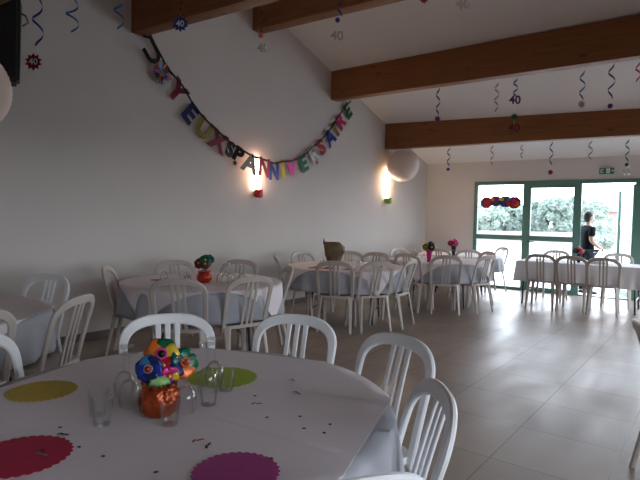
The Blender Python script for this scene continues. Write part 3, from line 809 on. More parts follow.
# ------------------------------------------------------------------ wall lamps, speaker, lanterns
def wall_lamp(y, z0, z1, capm, label, caplabel):
    x = wx(y); t = thing('wall_lamp', label, 'lamp', (x, y, z0), math.atan2(WT.y, WT.x) - PI / 2, 'wall lamps')
    h = z1 - z0
    link('back_plate', bxm(0.001, .018, -.045, .045, .0, h, .003), 'white', t)
    bm = bmesh.new(); n_ = 12; rings = []
    for z in (.02, h - .01): rings.append([Vector((  .018 + .045 * math.sin(PI * j / n_), -.058 * math.cos(PI * j / n_), z)) for j in range(n_ + 1)])
    ring_sweep(bm, rings); link('lamp_shade', bm, 'lamp', t)
    bm = bmesh.new()
    for k_, (z, r_) in enumerate([(-.10, .03), (-.085, .055), (-.02, .062), (.02, .06)]): pass
    lathe(bm, [(.001, -.10), (.045, -.10), (.062, -.08), (.066, -.03), (.064, .018), (.001, .018)], 10, .068, 0, 0)
    for v in bm.verts: v.co.x += .006 * math.sin(v.co.z * 90 + v.co.y * 60)
    o = link('paper_cap', bm, capm, t, False); o['label'] = caplabel
wall_lamp(5.80, 1.775, 2.24, 'red', 'glowing wall lamp with a red paper cap under the banner middle', 'red paper cap')
wall_lamp(9.42, 1.80, 2.33, 'lime', 'glowing wall lamp with a lime cap beside the round paper lantern', 'lime green paper cap')

def lantern(x, y, z, r, top, label):
    t = thing('paper_lantern', label, 'lantern', (x, y, z), 0, 'round paper lanterns')
    bm = bmesh.new(); prof = []
    nseg = 48
    for i in range(nseg + 1):
        a = -PI / 2 * .93 + PI * .93 * i / nseg
        prof.append(((r * (1 - .012 * (i % 2))) * math.cos(a), r * math.sin(a)))
    lathe(bm, prof, 48, cap=False); link('paper_globe', bm, 'lantern', t, True, 180)
    bm = bmesh.new(); tube(bm, [(r * .11 * math.cos(a), r * .11 * math.sin(a), r * .99) for a in [2 * PI * i / 16 for i in range(16)]], .003, 6, True)
    link('wire_ring', bm, 'black', t)
    if top - z - r > .01:
        bm = bmesh.new(); tube(bm, [(0, 0, r * .98), (0, 0, top - z)], .002, 6); link('hanging_cord', bm, 'white', t)
lantern(-4.685, 9.45, 2.455, .315, 2.784, 'round cream paper lantern hanging under the farthest beam beside a lamp')
lantern(-4.17, 1.58, 2.25, .31, cz(1.58), 'round cream paper lantern cropped by the left photo edge below the speaker')

sp = thing('loudspeaker', 'black loudspeaker angled from the wall at the upper left corner', 'speaker', (-5.17, 2.24, 2.56), R(-32))
bm = bmesh.new(); v = [bm.verts.new(p) for p in ((-.12, -.17, 0), (.12, -.20, 0), (.12, .20, 0), (-.12, .17, 0), (-.16, -.19, .78), (.22, -.22, .72), (.22, .22, .72), (-.16, .19, .78))]
for f in ((0, 1, 2, 3), (7, 6, 5, 4), (0, 4, 5, 1), (1, 5, 6, 2), (2, 6, 7, 3), (3, 7, 4, 0)): bm.faces.new([v[i] for i in f])
bmesh.ops.bevel(bm, geom=list(bm.edges), offset=.025, segments=3, affect='EDGES'); link('cabinet', bm, 'black_box', sp)
bm = bmesh.new(); v = [bm.verts.new(p) for p in ((.122, -.17, .04), (.122, .17, .04), (.212, .19, .67), (.212, -.19, .67))]; bm.faces.new(v)
r_ = bmesh.ops.extrude_face_region(bm, geom=list(bm.faces)); bmesh.ops.translate(bm, vec=(.012, 0, -.002), verts=[e for e in r_['geom'] if isinstance(e, bmesh.types.BMVert)])
link('grille', bm, 'grille', sp)
bm = bmesh.new(); tube(bm, [(.0, .16, .66), (.02, .24, .62), (.03, .26, .56), (.05, .22, .52)], .009, 8); link('handle', bm, 'silver', sp)
bm = bmesh.new(); box(bm, -.20, -.10, -.03, .03, .38, .44); link('wall_bracket', bm, 'black', sp)

# ------------------------------------------------------------------ banner
ban = thing('letter_banner', 'foil letter banner reading JOYEUX ANNIVERSAIRE strung across the left wall', 'banner', (-5.32, 3.9, 3.475))
O_ = Vector(ban.location)
letters = [('J', -5.30, 4.00, 3.345, 'foil_black'), ('O', -5.301, 4.143, 3.104, 'silver'), ('Y', -5.286, 4.375, 2.925, 'foil_maroon'), ('E', -5.276, 4.570, 2.690, 'foil_navy'), ('U', -5.262, 4.801, 2.525, 'foil_olive'),
           ('X', -5.247, 5.039, 2.389, 'foil_maroon'), ('S', -5.234, 5.253, 2.306, 'foil_black'), ('P', -5.226, 5.401, 2.257, 'foil_black'), ('A', -5.13, 5.55, 2.135, 'silver'), ('N', -5.11, 5.83, 2.10, 'foil_red'),
           ('N', -5.182, 6.131, 2.079, 'foil_blue'), ('I', -5.170, 6.329, 2.126, 'foil_yellow'), ('V', -5.157, 6.536, 2.155, 'foil_pink'), ('E', -5.140, 6.823, 2.253, 'foil_green'), ('R', -5.125, 7.071, 2.430, 'silver'),
           ('S', -5.113, 7.278, 2.571, 'foil_red'), ('A', -5.099, 7.509, 2.760, 'foil_blue'), ('I', -5.090, 7.656, 2.917, 'foil_gold' if False else 'foil_olive'), ('R', -5.082, 7.796, 3.075, 'foil_magenta'), ('E', -5.069, 7.997, 3.288, 'foil_green')]
P3 = [Vector(l[1:4]) for l in letters]
wt3 = Vector((WT.x, WT.y, 0))
str_pts = [Vector((-5.316, 3.897, 3.475))]
for i, l in enumerate(letters):
    a = P3[max(0, i - 1)]; b = P3[min(len(P3) - 1, i + 1)]
    X = (b - a).normalized(); Y = Vector((1, 0, 0)).cross(X); Y = (Y - X * Y.dot(X)).normalized()
    if Y.z < 0: Y = -Y
    if i == 0:
        Y = Vector((0, -.58, .82)).normalized(); Y = (Y - wt3 * 0); X = Y.cross(Vector((1, 0, 0)))
    N_ = X.cross(Y)
    size = .36 if l[0] != 'J' else .38
    if l[0] in 'SP' and i in (6, 7): size = .28
    lo = textmesh('letter', l[0], size, .003, l[4], ban, P3[i] - O_, X, Y, .017)
    if i == 0:     # the broad first letter, drawn as one thick stroke
        bpy.data.objects.remove(lo); bm = bmesh.new(); c0 = P3[0] - O_
        st = [(.07, .15), (.07, .05), (.07, -.05)] + [(-.01 + .08 * math.cos(a_), -.06 - .075 * math.sin(a_)) for a_ in [PI * k_ / 10 for k_ in range(1, 11)]] + [(-.095, .01), (-.10, .05)]
        flat_sweep(bm, [c0 + X * a_ + Y * b_ for a_, b_ in st], N_, .055, .006); lo = link('letter', bm, l[4], ban)
        str_pts.append(P3[0] + X * .08 + Y * .10); continue
    str_pts.append(P3[i] + Y * size * .34 + Vector((.006, 0, 0)))
    if i == 1:
        bm = bmesh.new(); bs = None
        cols = ['foil_red', 'foil_teal', 'foil_pink', 'foil_blue', 'foil_green', 'foil_orange', 'foil_purple', 'foil_sky']
        for k_ in range(16):
            a_ = 2 * PI * k_ / 16; c_ = P3[i] - O_ + Vector((.015, 0, 0)); d = X * math.cos(a_) + Y * math.sin(a_); s_ = X * -math.sin(a_) + Y * math.cos(a_)
            bm = bmesh.new(); vs = [bm.verts.new(p) for p in (c_ + d * .045 - s_ * .018, c_ + d * .045 + s_ * .018, c_ + d * (.125 + .02 * (k_ % 3)) + N_ * .02)]
            bm.faces.new(vs); e_ = bmesh.ops.extrude_face_region(bm, geom=list(bm.faces)); bmesh.ops.translate(bm, vec=(.003, 0, 0), verts=[q for q in e_['geom'] if isinstance(q, bmesh.types.BMVert)])
            o = link('rosette_point', bm, cols[k_ % 8], lo if False else ban, False)
    if i in (7, 14):
        bm = bmesh.new(); c_ = P3[i] - O_ - Y * .14 + Vector((.01, 0, 0)); 
        vs = [bm.verts.new(c_ + X * (.05 if k_ % 2 else .022) * math.cos(k_ * PI / 5) + Y * (.05 if k_ % 2 else .022) * math.sin(k_ * PI / 5)) for k_ in range(10)]
        bm.faces.new(vs); e_ = bmesh.ops.extrude_face_region(bm, geom=list(bm.faces)); bmesh.ops.translate(bm, vec=(.003, 0, 0), verts=[q for q in e_['geom'] if isinstance(q, bmesh.types.BMVert)])
        link('star_charm', bm, 'foil_green' if i == 7 else 'foil_red', ban, False)
str_pts.append(Vector((-5.064, 8.081, 3.490)))
bm = bmesh.new(); flat_sweep(bm, [p - O_ for p in str_pts], (1, 0, 0), .03, .002); link('ribbon', bm, 'foil_black', ban)

# ------------------------------------------------------------------ hanging decorations
def swirl(x, y, top, z1, z0, m, label, rad=.035, turns=2.5, pend=None, cordm='silver'):
    """pend: list of (kind, z, material, dx)"""
    t = thing('hanging_swirl', label, 'hanging decoration', (x, y, z1), 0, 'hanging foil swirls')
    if top > z1 + .01:
        bm = bmesh.new(); tube(bm, [(0, 0, 0), (0, 0, top - z1)], .0012, 5); link('thread', bm, 'white', t)
    if z1 - z0 > .02:
        bm = bmesh.new(); n_ = int(26 * turns); pts = []; nr = []
        for i in range(n_ + 1):
            f = i / n_; a = 2 * PI * turns * f; r_ = rad * (.55 + .45 * math.sin(PI * min(1, f * 1.05)))
            pts.append(Vector((r_ * math.cos(a), r_ * math.sin(a), -(z1 - z0) * f))); nr.append(Vector((math.cos(a), math.sin(a), 0)))
        flat_sweep(bm, pts, nr, .020, .0012); link('foil_spiral', bm, m, t)
    lowest = z0
    for kind, z, pm, tx in (pend or []):
        X = Vector((math.cos(yaw), math.sin(yaw), 0)); Y = Vector((0, 0, 1)); cc = Vector((tx, 0, z - z1))
        bm = bmesh.new()
        if kind == 'star' or kind == 'burst':
            R1, R2, k_ = (.085, .058, 10) if kind == 'star' else (.055, .03, 8)
            vs = [bm.verts.new(cc + X * (R1 if i % 2 else R2) * math.cos(PI * i / k_) + Y * (R1 if i % 2 else R2) * math.sin(PI * i / k_)) for i in range(2 * k_)]
            bm.faces.new(vs); e_ = bmesh.ops.extrude_face_region(bm, geom=list(bm.faces)); N_ = X.cross(Y)
            bmesh.ops.translate(bm, vec=N_ * .003, verts=[q for q in e_['geom'] if isinstance(q, bmesh.types.BMVert)])
            o = link('star_pendant', bm, pm, t, False)
            if kind == 'star': textmesh('number', '40', .085, .0015, 'white', o, cc + N_ * .0055, X, Y, .001); 
        elif kind == 'ball':
            bmesh.ops.create_uvsphere(bm, u_segments=14, v_segments=10, radius=.032); bmesh.ops.translate(bm, vec=cc, verts=bm.verts); link('ball_pendant', bm, pm, t)
        elif kind == 'num':
            bm.free(); textmesh('number_pendant', '40', .16, .003, pm, t, cc, X, Y, .004)
        elif kind == 'rnum':
            bm.free(); textmesh('number_pendant', '40', .16, .003, pm, t, cc, -X, Y, .004)
        lowest = min(lowest, z)
    if lowest < z0 - .02:
        bm = bmesh.new(); tube(bm, [(0, 0, z0 - z1 + .01), (0, 0, lowest - z1 + .05)], .0012, 5); link('pendant_thread', bm, 'white', t)
    return t
swirl(-5.14, 2.6, cz(2.6), 3.40, 2.98, 'foil_blue', 'dark blue swirl with a red star reading 40 beside the speaker', .05, 1.6, [('star', 2.842, 'foil_red', -.09)])
swirl(-5.15, 2.95, cz(2.95), 3.52, 3.22, 'foil_sky', 'pale blue loose spiral right of the speaker, without pendant', .065, 1.5)
swirl(-4.75, 3.2, cz(3.2), 3.56, 3.25, 'foil_sky', 'light blue spiral just left of the nearest big beam end', .055, 1.5)
swirl(-4.38, 3.66, cz(3.66), 3.62, 3.48, 'foil_red', 'red swirl with a blue star bearing a white 40 before the nearest big beam', .02, 2, [('star', 3.362, 'foil_blue', 0)])
swirl(-4.955, 5.55, cz(5.55), 4.27, 3.93, 'foil_maroon', 'orange and red swirl with silver 40 at the ridge beam left end', .02, 3, [('ball', 3.89, 'foil_orange', -.01), ('num', 3.717, 'silver', .03)])
swirl(-3.66, 5.55, cz(5.55), 4.15, 3.89, 'foil_blue', 'royal blue curl with blue ball and grey 40 under the ridge beam', .04, 1., [('ball', 3.857, 'foil_blue', -.04), ('num', 3.663, 'silver', -.045)])
swirl(-2.09, 5.55, cz(5.55), 4.15, 3.86, 'silver', 'grey 40 pendant hanging at the top edge right of the photo centre', .02, 2, [('num', 3.709, 'silver', 0)])
swirl(-2.55, 5.55, cz(5.55), 4.12, 3.92, 'foil_red', 'tiny red pendant at the top edge left of the grey 40', .02, 2, [('burst', 3.86, 'foil_red', 0)])
swirl(-3.193, 7.55, 3.425, 3.4, 2.981, 'foil_navy', 'dark blue swirl with a purple burst below the second beam, leftmost there', .03, 2, [('burst', 2.92, 'foil_purple', 0)])
swirl(-2.066, 7.55, 3.425, 3.379, 3.114, 'foil_purple', 'purple swirl with a 40, a green burst and a maroon 40 in one string', .03, 2, [('num', 3.075, 'foil_purple', 0), ('burst', 2.849, 'foil_green', 0), ('num', 2.691, 'foil_maroon', 0)])
swirl(-2.321, 7.55, 3.425, 3.359, 2.94, 'silver', 'faint silver spiral just left of the purple 40 string', .03, 2.5)
swirl(-1.229, 7.55, 3.425, 3.369, 2.981, 'foil_sky', 'grey-blue spiral with a silver end below the second beam, left of the purple ball', .035, 2, [('burst', 2.93, 'silver', 0)])
swirl(-0.898, 7.55, 3.425, 3.41, 2.961, 'foil_purple', 'pink and purple spiral ending in a dark purple ball', .04, 2, [('ball', 2.873, 'foil_purple', 0)])
swirl(-0.612, 7.55, 3.425, 3.389, 3.134, 'foil_pink', 'pale pink spiral at the right photo edge below the second beam', .03, 1.5)
swirl(-3.80, 9.56, 2.795, 2.78, 2.42, 'foil_navy', 'thin dark spiral with a royal blue ball right of the far paper lantern', .03, 2, [('ball', 2.358, 'foil_blue', 0)])
swirl(-2.985, 9.56, 2.795, 2.78, 2.40, 'silver', 'thin silver spiral above the colourful sign on the window', .03, 2)
swirl(-2.47, 9.56, 2.795, 2.75, 2.50, 'silver', 'short pale spiral above the closed door leaf', .025, 2)
swirl(-1.99, 9.56, 2.795, 2.77, 2.36, 'foil_purple', 'purple spiral with a red burst above the door post', .03, 2, [('burst', 2.243, 'foil_red', 0)])
swirl(-1.405, 9.64, 2.795, 2.76, 2.42, 'silver', 'grey spiral left of the exit sign', .035, 2)
swirl(-.88, 9.64, 2.795, 2.74, 2.38, 'foil_teal', 'teal spiral with a teal ball and grey 40 right of the exit sign', .03, 2, [('ball', 2.331, 'foil_teal', 0), ('num', 2.222, 'silver', 0)])

# ------------------------------------------------------------------ exit sign, window sign
es = thing('exit_sign', 'small green emergency exit sign above the open door', 'sign', (-1.335, YF - .001, 2.375))
link('sign_case', bxm(-.12, .12, -.035, 0, -.055, .055, .004), 'exit', es)
link('sign_panel', bxm(-.005, .055, -.0375, -.035, -.042, .042), 'white', es)
bm = bmesh.new()      # running figure and arrow
def strip(bm, a, b, w): 
    a, b = Vector((a[0], 0, a[1])), Vector((b[0], 0, b[1])); d = (b - a).normalized(); s = Vector((-d.z, 0, d.x)) * w / 2
    quadprism(bm, [a - s, b - s, b + s, a + s], (0, -.002, 0))
strip(bm, (.075, .0), (.11, 0), .01); strip(bm, (.095, .02), (.112, 0), .01); strip(bm, (.095, -.02), (.112, 0), .01)
strip(bm, (-.10, .03), (-.05, .03), .012); strip(bm, (-.10, -.03), (-.05, -.03), .012); strip(bm, (-.10, 0), (-.06, 0), .012); strip(bm, (-.095, .03), (-.095, -.03), .012)
o = link('pictogram', bm, 'white', es, False); o.location = (0, -.035, 0)
bm = bmesh.new(); strip(bm, (.02, .005), (.03, .025), .012); strip(bm, (.02, .005), (.035, -.03), .008); strip(bm, (.02, .005), (.005, -.025), .008); strip(bm, (.028, .022), (.045, .008), .006)
o = link('running_figure', bm, 'exit', es, False); o.location = (0, -.0375, 0)

ws = thing('window_sign', 'colourful scalloped foil party sign stuck on the left window pane', 'sign', (-3.27, YF - .005, 1.785))
def blob(cx_, cz_, rx, rz_, m, y, name):
    bm = bmesh.new(); n_ = 36; vs = []
    for i in range(n_):
        a = 2 * PI * i / n_; k = 1 + .10 * abs(math.sin(a * 4))
        vs.append(bm.verts.new((cx_ + rx * k * math.cos(a), y, cz_ + rz_ * k * math.sin(a))))
    bm.faces.new(vs); e_ = bmesh.ops.extrude_face_region(bm, geom=list(bm.faces)); bmesh.ops.translate(bm, vec=(0, -.006, 0), verts=[q for q in e_['geom'] if isinstance(q, bmesh.types.BMVert)])
    o = link(name, bm, m, ws, False); return o
for i, (x, z, rx, rz_, m) in enumerate([(-.29, 0, .12, .11, 'foil_maroon'), (-.10, .03, .12, .10, 'foil_purple'), (.10, .02, .13, .11, 'foil_teal'), (.28, .0, .13, .115, 'foil_maroon')]): blob(x, z, rx, rz_, m, 0, 'card_lobe')
for i, (x, z, rx, rz_, m) in enumerate([(-.27, -.02, .075, .07, 'foil_red'), (-.37, -.03, .035, .05, 'foil_blue'), (-.16, .06, .04, .035, 'foil_orange'), (-.08, -.04, .06, .04, 'foil_teal'), (.02, .07, .05, .035, 'foil_yellow'), (.06, -.03, .05, .06, 'foil_blue'), (.16, -.01, .06, .06, 'foil_red'), (.18, .07, .04, .03, 'foil_sky'), (.28, .02, .05, .06, 'foil_magenta'), (.34, -.03, .05, .05, 'foil_orange'), (.25, -.07, .045, .03, 'foil_red')]):
    blob(x, z, rx, rz_, m, -.007, 'foil_lobe')
for i, (x, z, m, lab) in enumerate([(-3.03, 1.60, 'foil_navy', 'dark window sticker under the right end of the party sign'), (-3.58, 1.42, 'foil_maroon', 'maroon window sticker below the left end of the party sign'), (-3.22, 1.36, 'foil_purple', 'purple window sticker in the middle of the left pane'), (-2.98, 1.25, 'foil_black', 'black window sticker above the window bar'), (-2.05, 1.45, 'foil_magenta', 'pink window sticker on the closed door leaf')]):
    bm = bmesh.new(); vs = [bm.verts.new(((.028 if k % 2 else .013) * math.cos(k * PI / 5), 0, (.028 if k % 2 else .013) * math.sin(k * PI / 5))) for k in range(10)]
    bm.faces.new(vs); e_ = bmesh.ops.extrude_face_region(bm, geom=list(bm.faces)); bmesh.ops.translate(bm, vec=(0, -.002, 0), verts=[q for q in e_['geom'] if isinstance(q, bmesh.types.BMVert)])
    o = link('window_sticker', bm, m, None, False); o.location = (x, YF + .0145, z); tag(o, lab, 'sticker', 'star stickers on the glazing')

# ------------------------------------------------------------------ person in the doorway
def skin_obj(name, verts, edges, radii, m, parent, sub=2):
    me = bpy.data.meshes.new(name); me.from_pydata([Vector(v) for v in verts], edges, [])
    o = bpy.data.objects.new(name, me); COL.objects.link(o)
    md = o.modifiers.new('skin', 'SKIN'); md.use_smooth_shade = True; md.branch_smoothing = .6
    sv = me.skin_vertices[0].data
    for i, r_ in enumerate(radii): sv[i].radius = r_ if isinstance(r_, tuple) else (r_, r_)
    sv[0].use_root = True
    s = o.modifiers.new('sub', 'SUBSURF'); s.levels = sub; s.render_levels = sub
    dg = bpy.context.evaluated_depsgraph_get(); me2 = bpy.data.meshes.new_from_object(o.evaluated_get(dg))
    bpy.data.objects.remove(o)
    me2.materials.clear(); me2.materials.append(M[m]); me2.name = name
    for p in me2.polygons: p.use_smooth = True
    o = bpy.data.objects.new(name, me2); COL.objects.link(o)
    if parent: o.parent = parent
    return o
# local frame: faces +Y, right side +X
per = thing('person', 'person in a black T-shirt and dark trousers standing in the open doorway, looking out', 'person', (-1.665, 11.46, .0), R(-48))
def body(name, m, parent, grow=0, parts='all'):
    V = []; E_ = []; Rr = []
    def add(p, r_, par=None):
        V.append(p); Rr.append((r_[0] + grow, r_[1] + grow) if isinstance(r_, tuple) else r_ + grow)
        if par is not None: E_.append((par, len(V) - 1))
        return len(V) - 1
    return V, E_, Rr, add
V, E_, Rr, add = body('b', 'skin', per)
pel = add((0, 0, .90), (.150, .115)); wa = add((0, .0, 1.02), (.130, .10), pel); ch = add((0, -.005, 1.18), (.155, .115), wa); sh = add((0, -.01, 1.31), (.125, .085), ch)
nk = add((0, .005, 1.385), .052, sh); hd0 = add((0, .02, 1.455), .058, nk)
for s in (-1, 1):
    a = add((s * .16, -.01, 1.30), .058, sh); e = add((s * .205, -.05, 1.06), .043, a)
    if s == 1: w_ = add((s * .175, .13, .93), .030, e); hnd = add((s * .165, .19, .915), (.038, .022), w_)
    else: w_ = add((s * .19, .10, .90), .030, e); hnd = add((s * .18, .165, .885), (.038, .022), w_)
    h = add((s * .085, 0, .83), .092, pel); k = add((s * .095, .015 + .02 * s, .47), .062, h); c_ = add((s * .097, -.015 + .02 * s, .30), .055, k); an = add((s * .10, -.02 + .02 * s, .085), .038, c_); toe = add((s * .115, .12 + .02 * s, .035), (.042, .028), an)
bodyo = skin_obj('body', V, E_, Rr, 'skin', per)
# head
def head(parent):
    bm = bmesh.new(); bmesh.ops.create_uvsphere(bm, u_segments=40, v_segments=28, radius=1)
    for v in bm.verts:
        x, y, z = v.co
        f = 1
        px_, py_, pz_ = x * .074, y * .093, z * .112
        if z < 0: px_ *= 1 - .30 * (-z) ** 1.4; py_ *= 1 - .12 * (-z)
        if z < -.1 and y > 0: py_ += .012 * (-z)                 # chin
        if y > .8 and -.35 < z < .15: py_ += .024 * math.exp(-(x / .16) ** 2) * (1 - abs(z + .12) / .27 if abs(z + .12) < .27 else 0)   # nose
        if y > .6 and abs(z - .08) < .14: py_ -= .008 * math.exp(-((abs(x) - .38) / .16) ** 2)   # sockets
        v.co = Vector((px_, py_ + .02, pz_ + 1.515))
    hd = link('head', bm, 'skin', parent, True, 180)
    for s in (-1, 1):
        bm = bmesh.new(); bmesh.ops.create_uvsphere(bm, u_segments=12, v_segments=8, radius=.0125); bmesh.ops.translate(bm, vec=(s * .029, .098, 1.525), verts=bm.verts); link('eye', bm, 'eye', hd)
        bm = bmesh.new(); bmesh.ops.create_uvsphere(bm, u_segments=12, v_segments=10, radius=1)
        for v in bm.verts: v.co = Vector((s * .075 + v.co.x * .010, .012 + v.co.y * .018, 1.51 + v.co.z * .031))
        link('ear', bm, 'skin', hd)
    bm = bmesh.new(); bmesh.ops.create_uvsphere(bm, u_segments=12, v_segments=8, radius=1)
    for v in bm.verts: v.co = Vector((v.co.x * .022, .1 + v.co.y * .010, 1.462 + v.co.z * .008))
    link('mouth', bm, 'lip', hd)
    # short dark hair: cap open at the face
    bm = bmesh.new(); bmesh.ops.create_uvsphere(bm, u_segments=40, v_segments=28, radius=1)
    kill = [v for v in bm.verts if (v.co.y > .45 and v.co.z < .45) or v.co.z < -.80 or (v.co.y > -.05 and v.co.z < -.15) or (v.co.y > .25 and v.co.z < .1)]
    bmesh.ops.delete(bm, geom=kill, context='VERTS')
    for v in bm.verts:
        x, y, z = v.co; w_ = 1 + .02 * math.sin(x * 23) * math.sin(y * 19 + z * 11)
        v.co = Vector((x * .084 * w_, y * .106 * w_ + .012, z * .124 * w_ + 1.52))
    o = link('hair', bm, 'hair', parent, True, 180); md = o.modifiers.new('thickness', 'SOLIDIFY'); md.thickness = .012; md.offset = -1
head(per)
# hands with five fingers
for s, wp, hp in ((1, Vector((.175, .13, .93)), Vector((.165, .19, .915))), (-1, Vector((-.19, .10, .90)), Vector((-.18, .165, .885)))):
    d = (hp - wp).normalized(); side = Vector((-s, 0, 0)); dn = d.cross(side).normalized(); dn = dn if dn.z < 0 else -dn
    upv = Vector((0, 0, 1))
    for k, (off, ln) in enumerate([(-.028, .06), (-.010, .07), (.009, .068), (.027, .052)]):
        b0 = hp + upv * -off * .9 - d * .01
        pts = [b0, b0 + d * ln * .55, b0 + d * ln * .85 + side * ln * .25, b0 + d * ln * .9 + side * ln * .55]
        skin_obj('finger', pts, [(0, 1), (1, 2), (2, 3)], [.0095, .009, .008, .007], 'skin', bodyo, 1)
    b0 = wp.lerp(hp, .6) + upv * .02
    skin_obj('thumb', [b0, b0 + upv * .022 + d * .02, b0 + upv * .03 + d * .05 + side * .01], [(0, 1), (1, 2)], [.011, .010, .008], 'skin', bodyo, 1)
# shirt
V, E_, Rr, add = body('s', 'shirt', per)
hem = add((0, 0, .80), (.165, .135)); pel = add((0, 0, .90), (.165, .132), hem); wa = add((0, .0, 1.02), (.150, .120), pel); ch = add((0, -.005, 1.18), (.172, .132), wa); sh = add((0, -.01, 1.315), (.138, .098), ch); nk = add((0, .0, 1.362), .066, sh)
for s in (-1, 1):
    a = add((s * .165, -.01, 1.30), .070, sh); e = add((s * .20, -.042, 1.12), .064, a)
skin_obj('t_shirt', V, E_, Rr, 'shirt', per)
V, E_, Rr, add = body('t', 'jeans', per)
pel = add((0, 0, .90), (.155, .122))
for s in (-1, 1):
    h = add((s * .085, 0, .82), .103, pel); k = add((s * .095, .015 + .02 * s, .47), .076, h); c_ = add((s * .097, -.015 + .02 * s, .30), .070, k); an = add((s * .10, -.02 + .02 * s, .075), .062, c_)
skin_obj('trousers', V, E_, Rr, 'jeans', per)
for s in (-1, 1):
    skin_obj('shoe', [(s * .10, -.055 + .02 * s, .045), (s * .105, .03 + .02 * s, .045), (s * .118, .16 + .02 * s, .034)], [(0, 1), (1, 2)], [(.045, .042), (.048, .042), (.042, .028)], 'shoe', per)

# ------------------------------------------------------------------ outdoors
bm = bmesh.new(); v = [bm.verts.new(p) for p in ((-70, YF + T, -.06), (50, YF + T, -.06), (50, 120, -.06), (-70, 120, -.06))]; bm.faces.new(v)
e_ = bmesh.ops.extrude_face_region(bm, geom=list(bm.faces)); bmesh.ops.translate(bm, vec=(0, 0, -.2), verts=[q for q in e_['geom'] if isinstance(q, bmesh.types.BMVert)])
o = link('ground_outside', bm, 'stone', None, False); o['kind'] = 'structure'

struct('ground_added_dark', bxm(XR + .25, 60, -60, YF + T, -.26, -.06), 'ground_dark')  # unseen dark ground added to cut light bounced onto the upper walls
struct('ground_yard', prism([(-70, -60, -.26), (XR + .25, -60, -.26), (XR + .25, YB - .31, -.26), (-70, YB - .31, -.26)], (0, 0, .2)), 'ground_dark')

def tree(x, y, h, w, m, label, cat='tree', name='leafy_tree', seed=0):
    rnd = random.Random(seed); t = thing(name, label, cat, (x, y, -.06), 0, 'trees and bushes beyond the terrace')
    bm = bmesh.new(); tube(bm, [(0, 0, 0), (.03, .02, h * .25), (.0, .03, h * .5)], [w * .04, w * .03, w * .02], 8); link('trunk', bm, 'trunk', t)
    bm = bmesh.new(); base = h * .04
    for i in range(46):
        a = rnd.uniform(0, 2 * PI); f = rnd.random() ** .8
        env = math.sin(PI * (.10 + .80 * f)) ** .55
        rr = w * .5 * env * rnd.uniform(.1, .85); r_ = w * rnd.uniform(.10, .19)
        ctr = Vector((rr * math.cos(a), rr * math.sin(a), base + r_ + (h - base - 2 * r_) * f))
        b2 = bmesh.ops.create_icosphere(bm, subdivisions=3, radius=r_)
        for v in b2['verts']: v.co = v.co * (1 + .32 * rnd.uniform(-1, 1)) + ctr
    link('crown' if name == 'leafy_tree' else 'foliage', bm, m, t, False)
# positions along sight lines through the glazing (direction ~ angle from +Y)
def out(u, Zd):   # helper: plan position at bearing tan=u/528 right of the view axis and distance Zd
    l = (u - 320) / 528 * Zd
    return (-math.sin(yaw) * Zd + math.cos(yaw) * l, math.cos(yaw) * Zd + math.sin(yaw) * l)
for i, (u, Zd, h, w, m, lab) in enumerate([
    (483, 40, 2.7, 3.0, 'leaf2', 'pale bushy tree seen at the left side of the left pane'),
    (510, 42, 3.0, 3.0, 'leaf', 'dense tree seen through the middle of the left pane'),
    (535, 44, 3.2, 2.6, 'leaf', 'tree partly behind the green post between pane and door leaf'),
    (553, 39, 3.3, 2.7, 'leaf', 'tree in the middle of the view through the closed door leaf'),
    (573, 43, 3.5, 2.6, 'leaf', 'tree at the right side of the closed door leaf'),
    (594, 45, 3.4, 2.5, 'leaf2', 'pale tree just behind the person outside'),
    (632, 46, 2.9, 3.0, 'leaf2', 'pale tree seen beyond the swung-out door leaf')]):
    x, y = out(u, Zd); tree(x, y, h, w, m, lab, seed=i)
x, y = out(603, 27); tree(x, y, 1.6, 1.3, 'leaf2', 'low rounded yellow-green bush right of the person', 'bush', 'garden_bush', 31)
x, y = out(560, 34)
lw = bmesh.new(); a = Vector((*out(470, 37), -.06)); b = Vector((*out(575, 37), -.06)); d = (b - a).normalized(); s = Vector((-d.y, d.x, 0)) * .25
quadprism(lw, [a, b, b + s, a + s], (0, 0, .75)); o = link('garden_wall', lw, 'outwall', None, False); tag(o, 'low beige garden wall in front of the distant trees', 'wall')
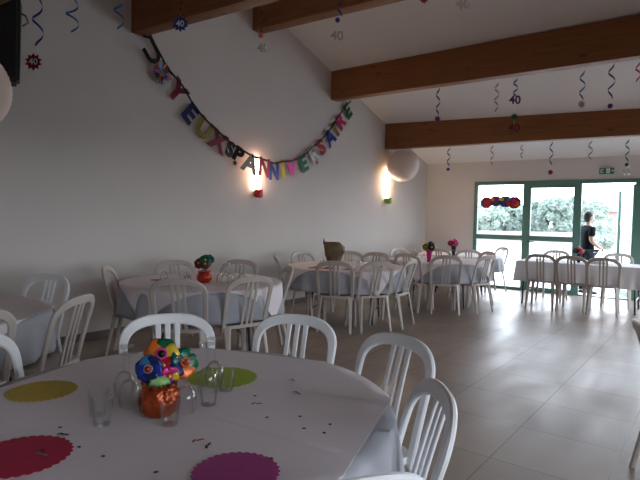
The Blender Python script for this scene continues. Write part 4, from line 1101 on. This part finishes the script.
# distant house with rosy render
x, y = out(613, 50)
hs = thing('distant_house', 'small rosy house with clay roof outside, right of the person', 'house', (x, y, -.06), yaw)
link('house_walls', bxm(-1.0, 1.4, 0, 5, 0, 2.6), 'rosewall', hs, False)
bm = bmesh.new(); quadprism(bm, [(-1.2, -.3, 2.55), (-1.2, 5.3, 2.55), (-1.2, 2.5, 3.6)], (2.8, 0, 0)); link('house_roof', bm, 'rooftile', hs, False)

# ------------------------------------------------------------------ light
w = bpy.data.worlds.new('sky'); sc.world = w; w.use_nodes = True; t = w.node_tree
bg = t.nodes['Background']
tc = t.nodes.new('ShaderNodeTexCoord'); sx = t.nodes.new('ShaderNodeSeparateXYZ'); t.links.new(tc.outputs['Generated'], sx.inputs[0])
rp = t.nodes.new('ShaderNodeValToRGB'); rp.color_ramp.elements[0].position = .0; rp.color_ramp.elements[0].color = (.885, .94, 1, 1)
rp.color_ramp.elements[1].position = .7; rp.color_ramp.elements[1].color = (.71, .82, 1.0, 1)
t.links.new(sx.outputs['Z'], rp.inputs['Fac']); t.links.new(rp.outputs['Color'], bg.inputs['Color'])
bg.inputs['Strength'].default_value = 9.3
def portal(name, loc_, rot, sx_, sy_):
    l = bpy.data.lights.new(name, 'AREA'); l.shape = 'RECTANGLE'; l.size = sx_; l.size_y = sy_; l.cycles.is_portal = True
    o = bpy.data.objects.new(name, l); COL.objects.link(o); o.location = loc_; o.rotation_euler = rot
portal('daylight_portal_far', ((GX0 + GX1) / 2, YF + .3, GZ / 2), (R(-90), 0, 0), GX1 - GX0, GZ)
for p0, p1, q0, q1 in OPEN: portal('daylight_portal_side', (XR + .3, (p0 + p1) / 2, (q0 + q1) / 2), (0, R(90), 0), q1 - q0, p1 - p0)

vs = sc.view_settings
sc.display_settings.display_device = 'sRGB'
vs.view_transform = 'Standard'; vs.look = 'None'; vs.exposure = 0.25; vs.gamma = 1.0; vs.use_curve_mapping = False
sc.cycles.max_bounces = 10; sc.cycles.diffuse_bounces = 6; sc.cycles.transparent_max_bounces = 24; sc.cycles.use_denoising = True
sc.cycles.caustics_reflective = False; sc.cycles.caustics_refractive = False
